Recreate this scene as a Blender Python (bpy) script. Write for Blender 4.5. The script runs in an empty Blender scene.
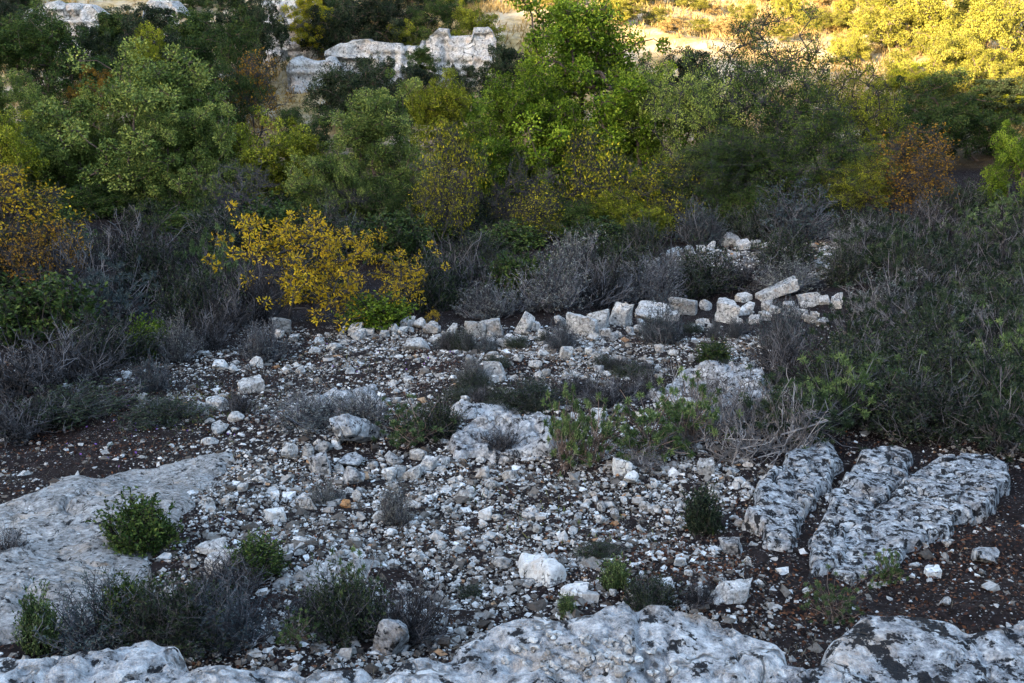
import bpy, bmesh, math, random
import numpy as np
from mathutils import Vector
R_ = math.radians
S = bpy.context.scene
COL = S.collection

# ------------------------------------------------------------------ camera, sky, sun, exposure
PITCH, FPX, CX, CY = R_(18), 1100.0, 512.0, 341.5
SUN_EL, SUN_AZ = R_(12), R_(222)            # azimuth clockwise from +Y: behind the camera, a little to the left
EXPOSURE = 3.3
cam = bpy.data.cameras.new('camera'); camo = bpy.data.objects.new('camera', cam); COL.objects.link(camo)
cam.sensor_width = 36; cam.lens = 36 * FPX / 1024; cam.clip_start = 0.05; cam.clip_end = 2000
camo.location = (0, 0, 0); camo.rotation_euler = (R_(90) - PITCH, 0, 0)
S.camera = camo
W = bpy.data.worlds.new('World'); S.world = W; W.use_nodes = True
nt = W.node_tree; bg = nt.nodes['Background']
sky = nt.nodes.new('ShaderNodeTexSky'); sky.sky_type = 'NISHITA'; sky.sun_disc = False
sky.sun_elevation = SUN_EL; sky.sun_rotation = SUN_AZ; sky.dust_density = 1.6; sky.ozone_density = 1.0; sky.air_density = 1.0
nt.links.new(sky.outputs[0], bg.inputs[0]); bg.inputs[1].default_value = 0.15
sun = bpy.data.lights.new('sun', 'SUN'); suno = bpy.data.objects.new('sun', sun); COL.objects.link(suno)
sun.energy = 5.0; sun.angle = R_(0.5); sun.color = (1.0, 0.80, 0.50)
SDIR = Vector((-math.cos(SUN_EL) * math.sin(SUN_AZ), -math.cos(SUN_EL) * math.cos(SUN_AZ), -math.sin(SUN_EL)))  # way the light travels
suno.rotation_euler = SDIR.to_track_quat('-Z', 'Y').to_euler(); suno.location = (-10, -60, 40)
S.view_settings.view_transform = 'Standard'; S.view_settings.look = 'None'
S.view_settings.exposure = EXPOSURE; S.view_settings.gamma = 1
S.render.engine = 'CYCLES'
S.cycles.max_bounces = 4; S.cycles.diffuse_bounces = 1; S.cycles.transmission_bounces = 3

# ------------------------------------------------------------------ numpy noise
def _h(i, j, k, s):
    n = (i * 374761393 + j * 668265263 + k * 2147483647 + s * 1274126177) & 0xffffffff
    n = ((n ^ (n >> 13)) * 1274126177) & 0xffffffff
    n = (n ^ (n >> 16)) & 0xffff
    return n / 65535.0
def vn(x, y, z=0.0, s=0):
    x, y, z = np.broadcast_arrays(np.asarray(x, float), np.asarray(y, float), np.asarray(z, float))
    xi, yi, zi = np.floor(x).astype(np.int64), np.floor(y).astype(np.int64), np.floor(z).astype(np.int64)
    u, v, w = x - xi, y - yi, z - zi
    u, v, w = u*u*(3-2*u), v*v*(3-2*v), w*w*(3-2*w)
    o = 0
    for a in (0, 1):
        for b in (0, 1):
            for c in (0, 1):
                o = o + _h(xi+a, yi+b, zi+c, s) * (u if a else 1-u) * (v if b else 1-v) * (w if c else 1-w)
    return o * 2 - 1
def fbm(x, y, z=0.0, s=0, o=4, g=.5):
    r, a = 0, 1.0
    for q in range(o):
        r = r + a * vn(x * 2**q + 17.3*q, y * 2**q - 9.1*q, np.asarray(z) * 2**q, s + q); a *= g
    return r

# ------------------------------------------------------------------ terrain height (eye = origin)
PY = np.array([0, 2.4, 3.6, 4.3, 5.0, 6.4, 7.4, 10.5, 14.5, 17.5, 20, 27, 32, 38, 44, 52, 60, 75, 100, 140, 200, 300.])
PZ = np.array([-1.6, -2.3, -2.95, -3.45, -3.78, -4.05, -4.25, -4.83, -5.28, -5.52, -5.78, -6.15, -6.6, -7.0, -6.4, -4.6, -3.25, -.9, 6, 22, 45, 70])
RX, RZ = np.array([-300., 300.]), np.array([24., 24.])
def sstep(a, b, x):
    t = np.clip((x - a) / (b - a), 0, 1); return t * t * (3 - 2 * t)
def H(x, y):
    x = np.asarray(x, float); y = np.asarray(y, float)
    z = np.interp(y, PY, PZ)
    near = sstep(4, 7, y) * (1 - sstep(40, 48, y)); far = sstep(40, 52, y)
    z = z + near * (0.07 * np.maximum(x - 4.5, 0) * sstep(9, 15, y) + 0.05 * np.maximum(-x - 4, 0) * sstep(8, 14, y))
    z = z + near * (0.16 * fbm(x*.35, y*.35, 0, 3, 3) + 0.035 * fbm(x*1.9, y*1.9, 0, 9, 3))
    z = z + far * (0.9 * fbm(x*.06, y*.06, 0, 5, 3) + 0.18 * fbm(x*.5, y*.5, 0, 7, 2))
    z = z - 0.30 * sstep(0, -14, x) * sstep(44, 52, y)
    z = z + np.clip(.55 * (np.abs(x) - 42), 0, 26) * np.where(x > 0, 1, sstep(0, 12, y)) * (y >= 0)  # unseen valley sides, added to shut out low side light from the sky
    rid = np.interp(x, RX, RZ) + .5 * vn(x*.25, 3.0, 0, 4) + .3 * vn(x*.8, 3.0, 0, 8)
    t = np.clip(-y / 45, 0, 1)
    z = np.where(y < 0, -1.6 + (rid + 1.6) * (t**.9), z)
    z = np.where(y < -45, rid + 0.05 * (y + 45), z)
    return z
cp, sp = math.cos(PITCH), math.sin(PITCH)
def ray(px, py):
    u, t = (px - CX) / FPX, (CY - py) / FPX
    return np.array([u, cp + t * sp, -sp + t * cp])
def proj(x, y, z):
    c = y * cp - z * sp
    return CX + FPX * x / c, CY - FPX * (y * sp + z * cp) / c
TS = np.concatenate([np.arange(3.2, 30, .04), np.arange(30, 220, .25)])
def g(px, py):
    """ground point seen at a pixel"""
    d = ray(px, py); P = TS[:, None] * d
    under = P[:, 2] <= H(P[:, 0], P[:, 1])
    i = int(np.argmax(under)) if under.any() else len(TS) - 1
    x, y = P[i, 0], P[i, 1]
    return np.array([x, y, float(H(x, y))])
def zat(py, d):
    t = (CY - py) / FPX
    return d * (t * cp - sp) / (cp + t * sp)
def xat(px, py, d):
    z = zat(py, d); return (px - CX) / FPX * (d * cp - z * sp)
def mpp(p):                                    # metres per pixel at a point
    return (p[1] * cp - p[2] * sp) / FPX
# the hill behind the camera: its crest throws the shade whose edge shows on the opposite slope
bp, bz = [], []
for px, py in [(380, -40), (450, -6), (540, 22), (620, 40), (700, 52), (800, 62), (880, 76), (960, 96), (1030, 120), (1120, 150)]:
    p = g(px, py); k = (p[1] + 45) / SDIR.y
    bp.append(p[0] - SDIR.x * k); bz.append(p[2] - SDIR.z * k)
order = np.argsort(bp); bp, bz = np.array(bp)[order], np.array(bz)[order]
RX = np.concatenate([[-300, bp[0] - 25], bp, [bp[-1] + 40, 300]]); RZ = np.concatenate([[bz[0] + 6, bz[0] + 4], bz, [bz[-1] - 2, bz[-1] - 2]])

# ------------------------------------------------------------------ mesh helpers
def mesh(name, V, F, mat=None, tint=None, smooth=False):
    V = np.asarray(V, np.float32); F = np.asarray(F, np.int32); k = F.shape[1]
    me = bpy.data.meshes.new(name)
    me.vertices.add(len(V)); me.vertices.foreach_set('co', V.ravel())
    me.loops.add(F.size); me.loops.foreach_set('vertex_index', F.ravel())
    me.polygons.add(len(F)); me.polygons.foreach_set('loop_start', np.arange(0, F.size, k, dtype=np.int32))
    me.polygons.foreach_set('use_smooth', np.full(len(F), smooth, bool))
    if tint is not None:
        a = me.attributes.new('tint', 'FLOAT', 'POINT'); a.data.foreach_set('value', np.asarray(tint, np.float32))
    me.update(calc_edges=True)
    if mat: me.materials.append(mat)
    return me
def obj(name, me, parent=None, loc=(0, 0, 0), mat=None):
    o = bpy.data.objects.new(name, me); COL.objects.link(o); o.location = loc
    if parent: o.parent = parent
    if mat: o.material_slots[0].link = 'OBJECT'; o.material_slots[0].material = mat
    return o
def tag(o, label, cat, group=None):
    o['label'] = label; o['category'] = cat
    if group: o['group'] = group
    return o
def kind(o, k, label=None, cat=None):
    o['kind'] = k
    if label: o['label'] = label
    if cat: o['category'] = cat
    return o
def tubes(P, R, sides=3):
    """P (N,K,3) polylines, R (N,K) radii -> verts, quads"""
    P = np.asarray(P, float); R = np.asarray(R, float); N, K, _ = P.shape
    T = np.gradient(P, axis=1); T /= np.linalg.norm(T, axis=2, keepdims=True) + 1e-9
    ref = np.where(np.abs(T[..., 2:3]) > .9, np.array([1., 0, 0]), np.array([0, 0, 1.]))
    U = np.cross(T, ref); U /= np.linalg.norm(U, axis=2, keepdims=True) + 1e-9
    Wv = np.cross(T, U)
    a = np.arange(sides) * 2 * math.pi / sides
    V = P[:, :, None] + R[:, :, None, None] * (np.cos(a)[:, None] * U[:, :, None] + np.sin(a)[:, None] * Wv[:, :, None])
    n, k, s = np.meshgrid(np.arange(N), np.arange(K-1), np.arange(sides), indexing='ij')
    b = n * K * sides; s2 = (s + 1) % sides
    F = np.stack([b + k*sides + s, b + k*sides + s2, b + (k+1)*sides + s2, b + (k+1)*sides + s], -1).reshape(-1, 4)
    return V.reshape(-1, 3), F
def leaves(C, D, L, Wd, rng, upb=.4):
    """diamond leaves at C, pointing along D"""
    N = len(C); D = D / (np.linalg.norm(D, axis=1, keepdims=True) + 1e-9)
    nr = rng.normal(size=(N, 3)); nr[:, 2] += upb
    Sd = np.cross(D, nr); Sd /= np.linalg.norm(Sd, axis=1, keepdims=True) + 1e-9
    L = np.broadcast_to(L, N)[:, None]; Wd = np.broadcast_to(Wd, N)[:, None]
    m = C + D * L * .45
    V = np.stack([C, m + Sd * Wd * .5, C + D * L, m - Sd * Wd * .5], 1)
    return V.reshape(-1, 3), np.arange(N * 4).reshape(-1, 4)
def rdir(rng, n):
    v = rng.normal(size=(n, 3)); return v / np.linalg.norm(v, axis=1, keepdims=True)
def cat(parts):
    V, F, T, o = [], [], [], 0
    for v, f, t in parts:
        V.append(v); F.append(f + o); T.append(np.broadcast_to(t, len(v)) if np.ndim(t) == 0 else t); o += len(v)
    return np.concatenate(V), np.concatenate(F), np.concatenate(T)

# ------------------------------------------------------------------ materials
def nodes(name):
    m = bpy.data.materials.new(name); m.use_nodes = True; n = m.node_tree
    b = n.nodes['Principled BSDF']; b.inputs['Roughness'].default_value = .9; b.inputs['Specular IOR Level'].default_value = .02
    return m, n, b
def N(n, t, **kw):
    x = n.nodes.new(t)
    for k, v in kw.items():
        if k in ('operation', 'blend_type', 'data_type', 'feature', 'attribute_name', 'clamp'): setattr(x, k, v)
        else: x.inputs[k].default_value = v
    return x
def ramp(n, fac, stops):
    r = n.nodes.new('ShaderNodeValToRGB'); e = r.color_ramp.elements
    while len(e) < len(stops): e.new(.5)
    for q, (p, c) in zip(e, stops):
        q.position = p; q.color = (*c, 1) if len(c) == 3 else c
    n.links.new(fac, r.inputs[0]); return r.outputs[0]
def noise(n, vec, scale, detail=5, rough=.6, dist=0):
    x = N(n, 'ShaderNodeTexNoise'); x.inputs['Scale'].default_value = scale; x.inputs['Detail'].default_value = detail
    x.inputs['Roughness'].default_value = rough; x.inputs['Distortion'].default_value = dist
    n.links.new(vec, x.inputs['Vector']); return x.outputs['Fac']
def mixc(n, f, a, b, blend='MIX'):
    x = n.nodes.new('ShaderNodeMix'); x.data_type = 'RGBA'; x.blend_type = blend
    for s, v in ((x.inputs[0], f), (x.inputs[6], a), (x.inputs[7], b)):
        if isinstance(v, (int, float)): s.default_value = v
        elif isinstance(v, tuple): s.default_value = (*v, 1)
        else: n.links.new(v, s)
    return x.outputs[2]
def math_(n, op, a, b=0.0):
    x = n.nodes.new('ShaderNodeMath'); x.operation = op
    for s, v in zip(x.inputs, (a, b)):
        if isinstance(v, (int, float)): s.default_value = v
        else: n.links.new(v, s)
    return x.outputs[0]
def bump(n, b, h, strength, dist):
    x = n.nodes.new('ShaderNodeBump'); x.inputs['Strength'].default_value = strength; x.inputs['Distance'].default_value = dist
    n.links.new(h, x.inputs['Height']); n.links.new(x.outputs[0], b.inputs['Normal'])

def soil_mat():
    m, n, b = nodes('soil')
    geo = N(n, 'ShaderNodeNewGeometry'); pos = geo.outputs['Position']
    f1 = noise(n, pos, 1.1, 6, .65); f2 = noise(n, pos, 14, 6, .7)
    soil = ramp(n, f2, [(.3, (.004, .0028, .0024)), (.52, (.012, .0082, .0078)), (.7, (.034, .024, .021))])
    soil2 = mixc(n, ramp(n, f1, [(.42, (0, 0, 0)), (.62, (1, 1, 1))]), soil, mixc(n, .5, soil, (.016, .013, .012)))
    # fine grit: pale crumbs in the earth
    v = N(n, 'ShaderNodeTexVoronoi'); v.inputs['Scale'].default_value = 42; n.links.new(pos, v.inputs['Vector'])
    sepc0 = N(n, 'ShaderNodeSeparateColor'); n.links.new(v.outputs['Color'], sepc0.inputs[0])
    crumb = math_(n, 'LESS_THAN', v.outputs['Distance'], math_(n, 'ADD', .12, math_(n, 'MULTIPLY', sepc0.outputs[2], .26)))
    sepc = N(n, 'ShaderNodeSeparateColor'); n.links.new(v.outputs['Color'], sepc.inputs[0])
    f3 = noise(n, pos, .9, 4, .6)
    thr = ramp(n, f3, [(.38, (.22, .22, .22)), (.62, (.78, .78, .78))])
    pick = math_(n, 'MULTIPLY', crumb, math_(n, 'LESS_THAN', sepc.outputs[0], thr))
    grit = ramp(n, sepc.outputs[1], [(0, (.05, .043, .04)), (.6, (.13, .116, .11)), (1, (.27, .25, .24))])
    near = mixc(n, pick, soil2, grit)
    # opposite slope: straw and pale stony earth
    fa = noise(n, pos, .35, 6, .65); fb = noise(n, pos, 3, 6, .7)
    straw = ramp(n, fb, [(.3, (.10, .065, .028)), (.5, (.25, .17, .075)), (.7, (.38, .28, .14))])
    farc = mixc(n, ramp(n, fa, [(.45, (0, 0, 0)), (.6, (1, 1, 1))]), straw, mixc(n, .5, straw, (.40, .36, .29)))
    sx = N(n, 'ShaderNodeSeparateXYZ'); n.links.new(pos, sx.inputs[0])
    fy = N(n, 'ShaderNodeMapRange'); fy.inputs[1].default_value = 38; fy.inputs[2].default_value = 50; n.links.new(sx.outputs[1], fy.inputs[0])
    n.links.new(mixc(n, fy.outputs[0], near, farc), b.inputs['Base Color'])
    hh = math_(n, 'ADD', math_(n, 'MULTIPLY', f2, .6), math_(n, 'MULTIPLY', pick, math_(n, 'SUBTRACT', .5, v.outputs['Distance'])))
    bump(n, b, hh, .9, .03)
    return m
def rock_mat(name, dark, mid, light, lichen=.5, scale=1.0, vary=.5, warm=(.42, .30, .20), coord='Object', attr=False):
    m, n, b = nodes(name)
    if coord == 'World':
        geo = N(n, 'ShaderNodeNewGeometry'); pos = geo.outputs['Position']
    else:
        tc = N(n, 'ShaderNodeTexCoord'); oi = N(n, 'ShaderNodeObjectInfo')
        geo = N(n, 'ShaderNodeNewGeometry')
        va = N(n, 'ShaderNodeVectorMath'); va.operation = 'ADD'; n.links.new(geo.outputs['Position'], va.inputs[0])
        pos = va.outputs[0]
    f1 = noise(n, pos, 2.6 * scale, 5, .7, .3); f2 = noise(n, pos, 17 * scale, 5, .75); f3 = noise(n, pos, 55 * scale, 3, .7)
    c = ramp(n, math_(n, 'ADD', math_(n, 'MULTIPLY', f1, .4), math_(n, 'MULTIPLY', f2, .6)), [(.38, dark), (.49, mid), (.62, light)])
    c = mixc(n, ramp(n, noise(n, pos, 3.1 * scale, 5, .6), [(.56, (0, 0, 0)), (.72, (.45, .45, .45))]), c, warm)
    # crusts of black lichen with a ragged outline and white spots
    lf = math_(n, 'ADD', math_(n, 'MULTIPLY', noise(n, pos, 11 * scale, 2, .5, .2), .62), math_(n, 'MULTIPLY', noise(n, pos, 48 * scale, 4, .7), .38))
    lo = .665 - .095 * lichen
    lm = ramp(n, lf, [(lo, (0, 0, 0)), (lo + .035, (1, 1, 1))])
    c = mixc(n, math_(n, 'MULTIPLY', lm, .97), c, (.012, .012, .013))
    wl = ramp(n, noise(n, pos, 9 * scale, 2, .5), [(.70, (0, 0, 0)), (.74, (.7, .7, .7))])
    c = mixc(n, wl, c, (.55, .55, .54))
    if attr:
        at = N(n, 'ShaderNodeAttribute', attribute_name='tint')
        k = ramp(n, at.outputs['Fac'], [(0, (.34, .30, .27)), (.35, (.68, .63, .58)), (.7, (1, .98, .95)), (.93, (1.35, 1.33, 1.3)), (.96, (1.1, .72, .5)), (1, (.95, .55, .35))])
        c = mixc(n, 1.0, c, k, 'MULTIPLY')
    elif coord != 'World' and vary:
        k = ramp(n, oi.outputs['Random'], [(0, (1 - vary*.5,) * 3), (.5, (1, .985, .96)), (1, (1 + vary*.45, 1 + vary*.44, 1 + vary*.42))])
        c = mixc(n, 1.0, c, k, 'MULTIPLY')
    # fissures: their shade is put into the colour as dark lines
    vo = N(n, 'ShaderNodeTexVoronoi', feature='DISTANCE_TO_EDGE'); vo.inputs['Scale'].default_value = 3.2 * scale
    wv = N(n, 'ShaderNodeVectorMath'); wv.operation = 'MULTIPLY_ADD'; nn = N(n, 'ShaderNodeTexNoise'); nn.inputs['Scale'].default_value = 4 * scale; nn.inputs['Detail'].default_value = 4; n.links.new(pos, nn.inputs['Vector'])
    n.links.new(nn.outputs['Color'], wv.inputs[0]); wv.inputs[1].default_value = (.5, .5, .5); n.links.new(pos, wv.inputs[2]); n.links.new(wv.outputs[0], vo.inputs['Vector'])
    ck = ramp(n, vo.outputs['Distance'], [(.0, (1, 1, 1)), (.03, (.7, .7, .7)), (.05, (0, 0, 0))])
    ck = math_(n, 'MULTIPLY', ck, ramp(n, f1, [(.48, (0, 0, 0)), (.56, (1, 1, 1))]))
    c = mixc(n, math_(n, 'MULTIPLY', ck, .8), c, (.03, .027, .025))
    n.links.new(c, b.inputs['Base Color'])
    hh = math_(n, 'ADD', math_(n, 'MULTIPLY', f2, .9), math_(n, 'MULTIPLY', f3, .6))
    hh = math_(n, 'SUBTRACT', hh, math_(n, 'ADD', math_(n, 'MULTIPLY', lm, .12), math_(n, 'MULTIPLY', ck, .5)))
    bump(n, b, hh, .8, .04 / scale)
    return m
def leaf_mat(name, c, trans=.12, vary=.25):
    m, n, b = nodes(name)
    at = N(n, 'ShaderNodeAttribute', attribute_name='tint'); oi = N(n, 'ShaderNodeObjectInfo')
    k = len(c)
    col = ramp(n, at.outputs['Fac'], [(i / (k - 1), q) for i, q in enumerate(c)])
    col = mixc(n, 1.0, col, ramp(n, oi.outputs['Random'], [(0, (1 - vary, 1 - vary, 1 - vary)), (1, (1 + vary, 1 + vary*.8, 1))]), 'MULTIPLY')
    n.links.new(col, b.inputs['Base Color']); b.inputs['Roughness'].default_value = .6; b.inputs['Specular IOR Level'].default_value = .05
    tr = N(n, 'ShaderNodeBsdfTranslucent'); n.links.new(col, tr.inputs[0])
    mx = N(n, 'ShaderNodeMixShader'); mx.inputs[0].default_value = trans
    out = n.nodes['Material Output']
    n.links.new(b.outputs[0], mx.inputs[1]); n.links.new(tr.outputs[0], mx.inputs[2]); n.links.new(mx.outputs[0], out.inputs[0])
    return m
def bark_mat(name, a, c):
    m, n, b = nodes(name)
    geo = N(n, 'ShaderNodeNewGeometry'); at = N(n, 'ShaderNodeAttribute', attribute_name='tint')
    f = math_(n, 'ADD', math_(n, 'MULTIPLY', noise(n, geo.outputs['Position'], 9, 3, .7), .5), math_(n, 'MULTIPLY', at.outputs['Fac'], .75))
    n.links.new(ramp(n, f, [(.25, a), (.6, tuple((p + q) * .4 for p, q in zip(a, c))), (.95, tuple(q * 1.25 for q in c))]), b.inputs['Base Color'])
    return m
M_SOIL = soil_mat()
M_ROCK = rock_mat('weathered_limestone', (.045, .043, .043), (.23, .225, .225), (.46, .45, .44), 1.1, 1.0, .5, coord='World')
M_LICHEN = rock_mat('lichen_limestone', (.04, .04, .045), (.20, .20, .205), (.46, .46, .455), 1.6, 1.15, 0, coord='World')
M_SLAB = rock_mat('worn_limestone', (.055, .050, .046), (.20, .187, .176), (.37, .355, .34), .9, 1.3, 0, coord='World')
M_STONE = rock_mat('loose_limestone', (.085, .08, .077), (.27, .262, .255), (.48, .47, .455), .7, 1.6, .55)
def gravel_mat():
    m, n, b = nodes('gravel_limestone')
    at = N(n, 'ShaderNodeAttribute', attribute_name='tint'); geo = N(n, 'ShaderNodeNewGeometry')
    c = ramp(n, at.outputs['Fac'], [(0, (.045, .036, .030)), (.22, (.12, .105, .092)), (.5, (.24, .225, .21)), (.8, (.35, .34, .33)), (.975, (.52, .51, .50)), (.98, (.28, .18, .11)), (1, (.24, .13, .07))])
    f = noise(n, geo.outputs['Position'], 38, 3, .7)
    n.links.new(mixc(n, 1.0, c, ramp(n, f, [(.35, (.6, .58, .56)), (.6, (1.08, 1.08, 1.08))]), 'MULTIPLY'), b.inputs['Base Color'])
    return m
M_GRAVEL = gravel_mat()
M_WHITE = rock_mat('fresh_limestone', (.28, .27, .26), (.46, .45, .44), (.58, .57, .56), .0, 1.6, .2)
M_CLIFF = rock_mat('cliff_limestone', (.12, .11, .10), (.32, .30, .28), (.50, .475, .445), .8, .6, .2, warm=(.5, .33, .22), coord='World')
B_GREY = bark_mat('grey_twig', (.014, .013, .013), (.092, .086, .088))
B_PALE = bark_mat('pale_twig', (.030, .028, .030), (.125, .117, .123))
B_BRANCH = bark_mat('weathered_branch', (.07, .062, .06), (.20, .185, .18))
B_DARK = bark_mat('dark_twig', (.018, .015, .013), (.06, .05, .045))
B_BROWN = bark_mat('brown_bark', (.05, .035, .028), (.15, .11, .09))
L_GREEN = leaf_mat('fresh_green_leaf', [(.012, .026, .003), (.072, .120, .010), (.24, .30, .034)])
L_SAGEG = leaf_mat('grey_green_leaf', [(.018, .034, .008), (.092, .130, .030), (.29, .32, .080)])
L_DARK = leaf_mat('dark_green_leaf', [(.008, .017, .005), (.024, .044, .012), (.085, .112, .030)])
L_OLIVE = leaf_mat('olive_leaf', [(.020, .030, .003), (.10, .120, .011), (.29, .29, .034)])
L_LIT = leaf_mat('sunlit_leaf', [(.040, .045, .008), (.13, .125, .020), (.29, .26, .055)])  # olive leaf brightened for the sunny slope, sunlight put into its colour
L_YEL = leaf_mat('yellow_leaf', [(.09, .080, .010), (.36, .225, .012), (.52, .385, .03)], .35)
L_YELG = leaf_mat('yellow_green_leaf', [(.04, .055, .008), (.17, .16, .012), (.44, .37, .03)], .35)
L_ORA = leaf_mat('orange_leaf', [(.06, .040, .010), (.17, .090, .014), (.33, .20, .03)], .35)
L_SAGE = leaf_mat('grey_sage_leaf', [(.025, .028, .029), (.085, .090, .091), (.23, .235, .235)], .15)
L_BLUE = leaf_mat('blue_grey_leaf', [(.012, .019, .022), (.036, .050, .056), (.085, .105, .11)], .15)
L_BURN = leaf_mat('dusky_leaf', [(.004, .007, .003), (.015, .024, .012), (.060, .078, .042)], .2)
L_TUFT = leaf_mat('needle_green_leaf', [(.016, .030, .012), (.055, .088, .034), (.19, .24, .10)], .25)
L_TUFTD = leaf_mat('dim_needle_leaf', [(.005, .010, .006), (.019, .031, .018), (.075, .098, .055)], .25)
L_LITTER = leaf_mat('dead_leaf', [(.012, .007, .006), (.042, .019, .014), (.11, .048, .026)], .1)
L_STRAW = leaf_mat('straw', [(.13, .08, .03), (.28, .19, .075), (.42, .31, .15)], .3)
L_GRASS = leaf_mat('thin_grass', [(.03, .045, .012), (.06, .085, .02), (.12, .12, .04)], .3)
L_WEED = leaf_mat('dry_weed', [(.015, .012, .010), (.05, .042, .034), (.13, .115, .09)], .2)
L_FLOW = leaf_mat('purple_petal', [(.10, .05, .22), (.20, .10, .38), (.32, .20, .5)], .3)

# ------------------------------------------------------------------ terrain
def spaced(segs):
    o = []
    for a, b, s in segs: o += list(np.arange(a, b - 1e-6, s))
    return np.array(o + [segs[-1][1]])
gy = spaced([(-160, -50, 10), (-50, -40, 1.0), (-40, 0, 4), (0, 4, .25), (4, 20, .09), (20, 42, .3), (42, 84, .5), (84, 130, 3), (130, 300, 17)])
xp = spaced([(0, 9, .1), (9, 18, .3), (18, 45, .7), (45, 90, 2), (90, 260, 17)])
gx = np.concatenate([-xp[:0:-1], xp])
X, Y = np.meshgrid(gx, gy); Z = H(X, Y)
Z = Z + .022 * fbm(X*6, Y*6, 0, 31, 3) * sstep(4, 6, Y) * (1 - sstep(19, 21, Y))
idx = np.arange(X.size).reshape(X.shape)
F = np.stack([idx[:-1, :-1], idx[:-1, 1:], idx[1:, 1:], idx[1:, :-1]], -1).reshape(-1, 4)
kind(obj('terrain', mesh('terrain', np.stack([X, Y, Z], -1).reshape(-1, 3), F, M_SOIL, smooth=True)), 'structure', 'dark stony earth of the terraced valley and the slope opposite')

# ------------------------------------------------------------------ rocks
def ico(sub):
    bm = bmesh.new(); bmesh.ops.create_icosphere(bm, subdivisions=sub, radius=1)
    V = np.array([v.co[:] for v in bm.verts]); F = np.array([[v.index for v in f.verts] for f in bm.faces]); bm.free(); return V, F
ICO = {s: ico(s) for s in (1, 2, 3, 4)}
def rock(seed, sub, npl=14, sharp=14, rough=.05, flat=1.0, box=None):
    rng = np.random.default_rng(seed); D, F = ICO[sub]
    n = rdir(rng, npl)
    d = rng.uniform(.62, .96, npl) if box is None else np.full(npl, 1.)
    if box is not None: n = np.array([[1, 0, 0], [-1, 0, 0], [0, 1, 0], [0, -1, 0], [0, 0, 1], [0, 0, -1]]) + rng.normal(size=(6, 3)) * .09 * box; n = n / np.linalg.norm(n, axis=1, keepdims=True); d = np.array([.9, .95, .8, .85, .85, .9])
    dn = np.maximum(D @ n.T, .02) / d
    r = (np.sum(dn**sharp, 1))**(-1 / sharp)
    V = D * r[:, None]
    if sub > 1:
        V = V * (1 + rough * fbm(V[:, 0]*2.2 + seed, V[:, 1]*2.2, V[:, 2]*2.2, seed, 4)[:, None])
    mx = np.abs(V).max(0); V = V / mx; V[:, 2] *= flat
    return V, F
STONES = [mesh('stone', *rock(100 + i, 2, 11 + i % 4, 50, .03), M_STONE) for i in range(14)]
BOULD = [mesh('boulder', *(rock(300 + i, 4, 13 + i % 4, 50, .06) if i % 2 else rock(340 + i, 4, 6, 26, .09, box=2.4)), M_ROCK, smooth=False) for i in range(8)]
BLOCK = mesh('block', *rock(390, 4, 6, 40, .035, box=1), M_STONE)
def stone(name, px, py, w, h, seed, parent=None, label=None, group=None, mat=None, yaw=None, roll=0, tilt=0, big=False, sink=.28, dep=.85, mi=None):
    """a stone whose middle shows at (px, py), w x h pixels"""
    rng = np.random.default_rng(seed * 7 + 3)
    p = g(px, py + h * .30); k = mpp(p)
    sx, sz = w * k * .60, h * k * .64
    lib = BOULD if big else STONES
    o = obj(name, lib[(mi if mi is not None else seed) % len(lib)], None, (p[0], p[1] + sx * .25, p[2] + sz * (1 - 2 * sink)), mat)
    o.scale = (sx, sx * dep * rng.uniform(.8, 1.1), sz)
    o.rotation_euler = (tilt + rng.uniform(-.12, .12), roll + rng.uniform(-.12, .12), yaw if yaw is not None else rng.choice([0, math.pi]) + rng.uniform(-.35, .35))
    if parent: o.parent = parent
    if label: tag(o, label, 'stone' if not big else 'boulder', group)
    return o

def facet(X, Y, c, seed, amp):
    """broken rock: Voronoi blocks, each with its own tilt and level"""
    wx, wy = X + .25 * c * fbm(X*2/c*.5, Y*2/c*.5, 0, seed, 2), Y + .25 * c * fbm(X*2/c*.5, Y*2/c*.5, 3.3, seed, 2)
    xi, yi = np.floor(wx / c).astype(np.int64), np.floor(wy / c).astype(np.int64)
    best = np.full(X.shape, 1e9); out = np.zeros(X.shape)
    for a in (-1, 0, 1):
        for b in (-1, 0, 1):
            i, j = xi + a, yi + b
            sx, sy = (i + _h(i, j, 1, seed)) * c, (j + _h(i, j, 2, seed)) * c
            d = (wx - sx)**2 + (wy - sy)**2
            z = amp * ((_h(i, j, 3, seed) - .5) * (wx - sx) + (_h(i, j, 4, seed) - .5) * (wy - sy)) * 2 + amp * c * .35 * (_h(i, j, 5, seed) - .5)
            m = d < best; best = np.where(m, d, best); out = np.where(m, z, out)
    return out
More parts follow.
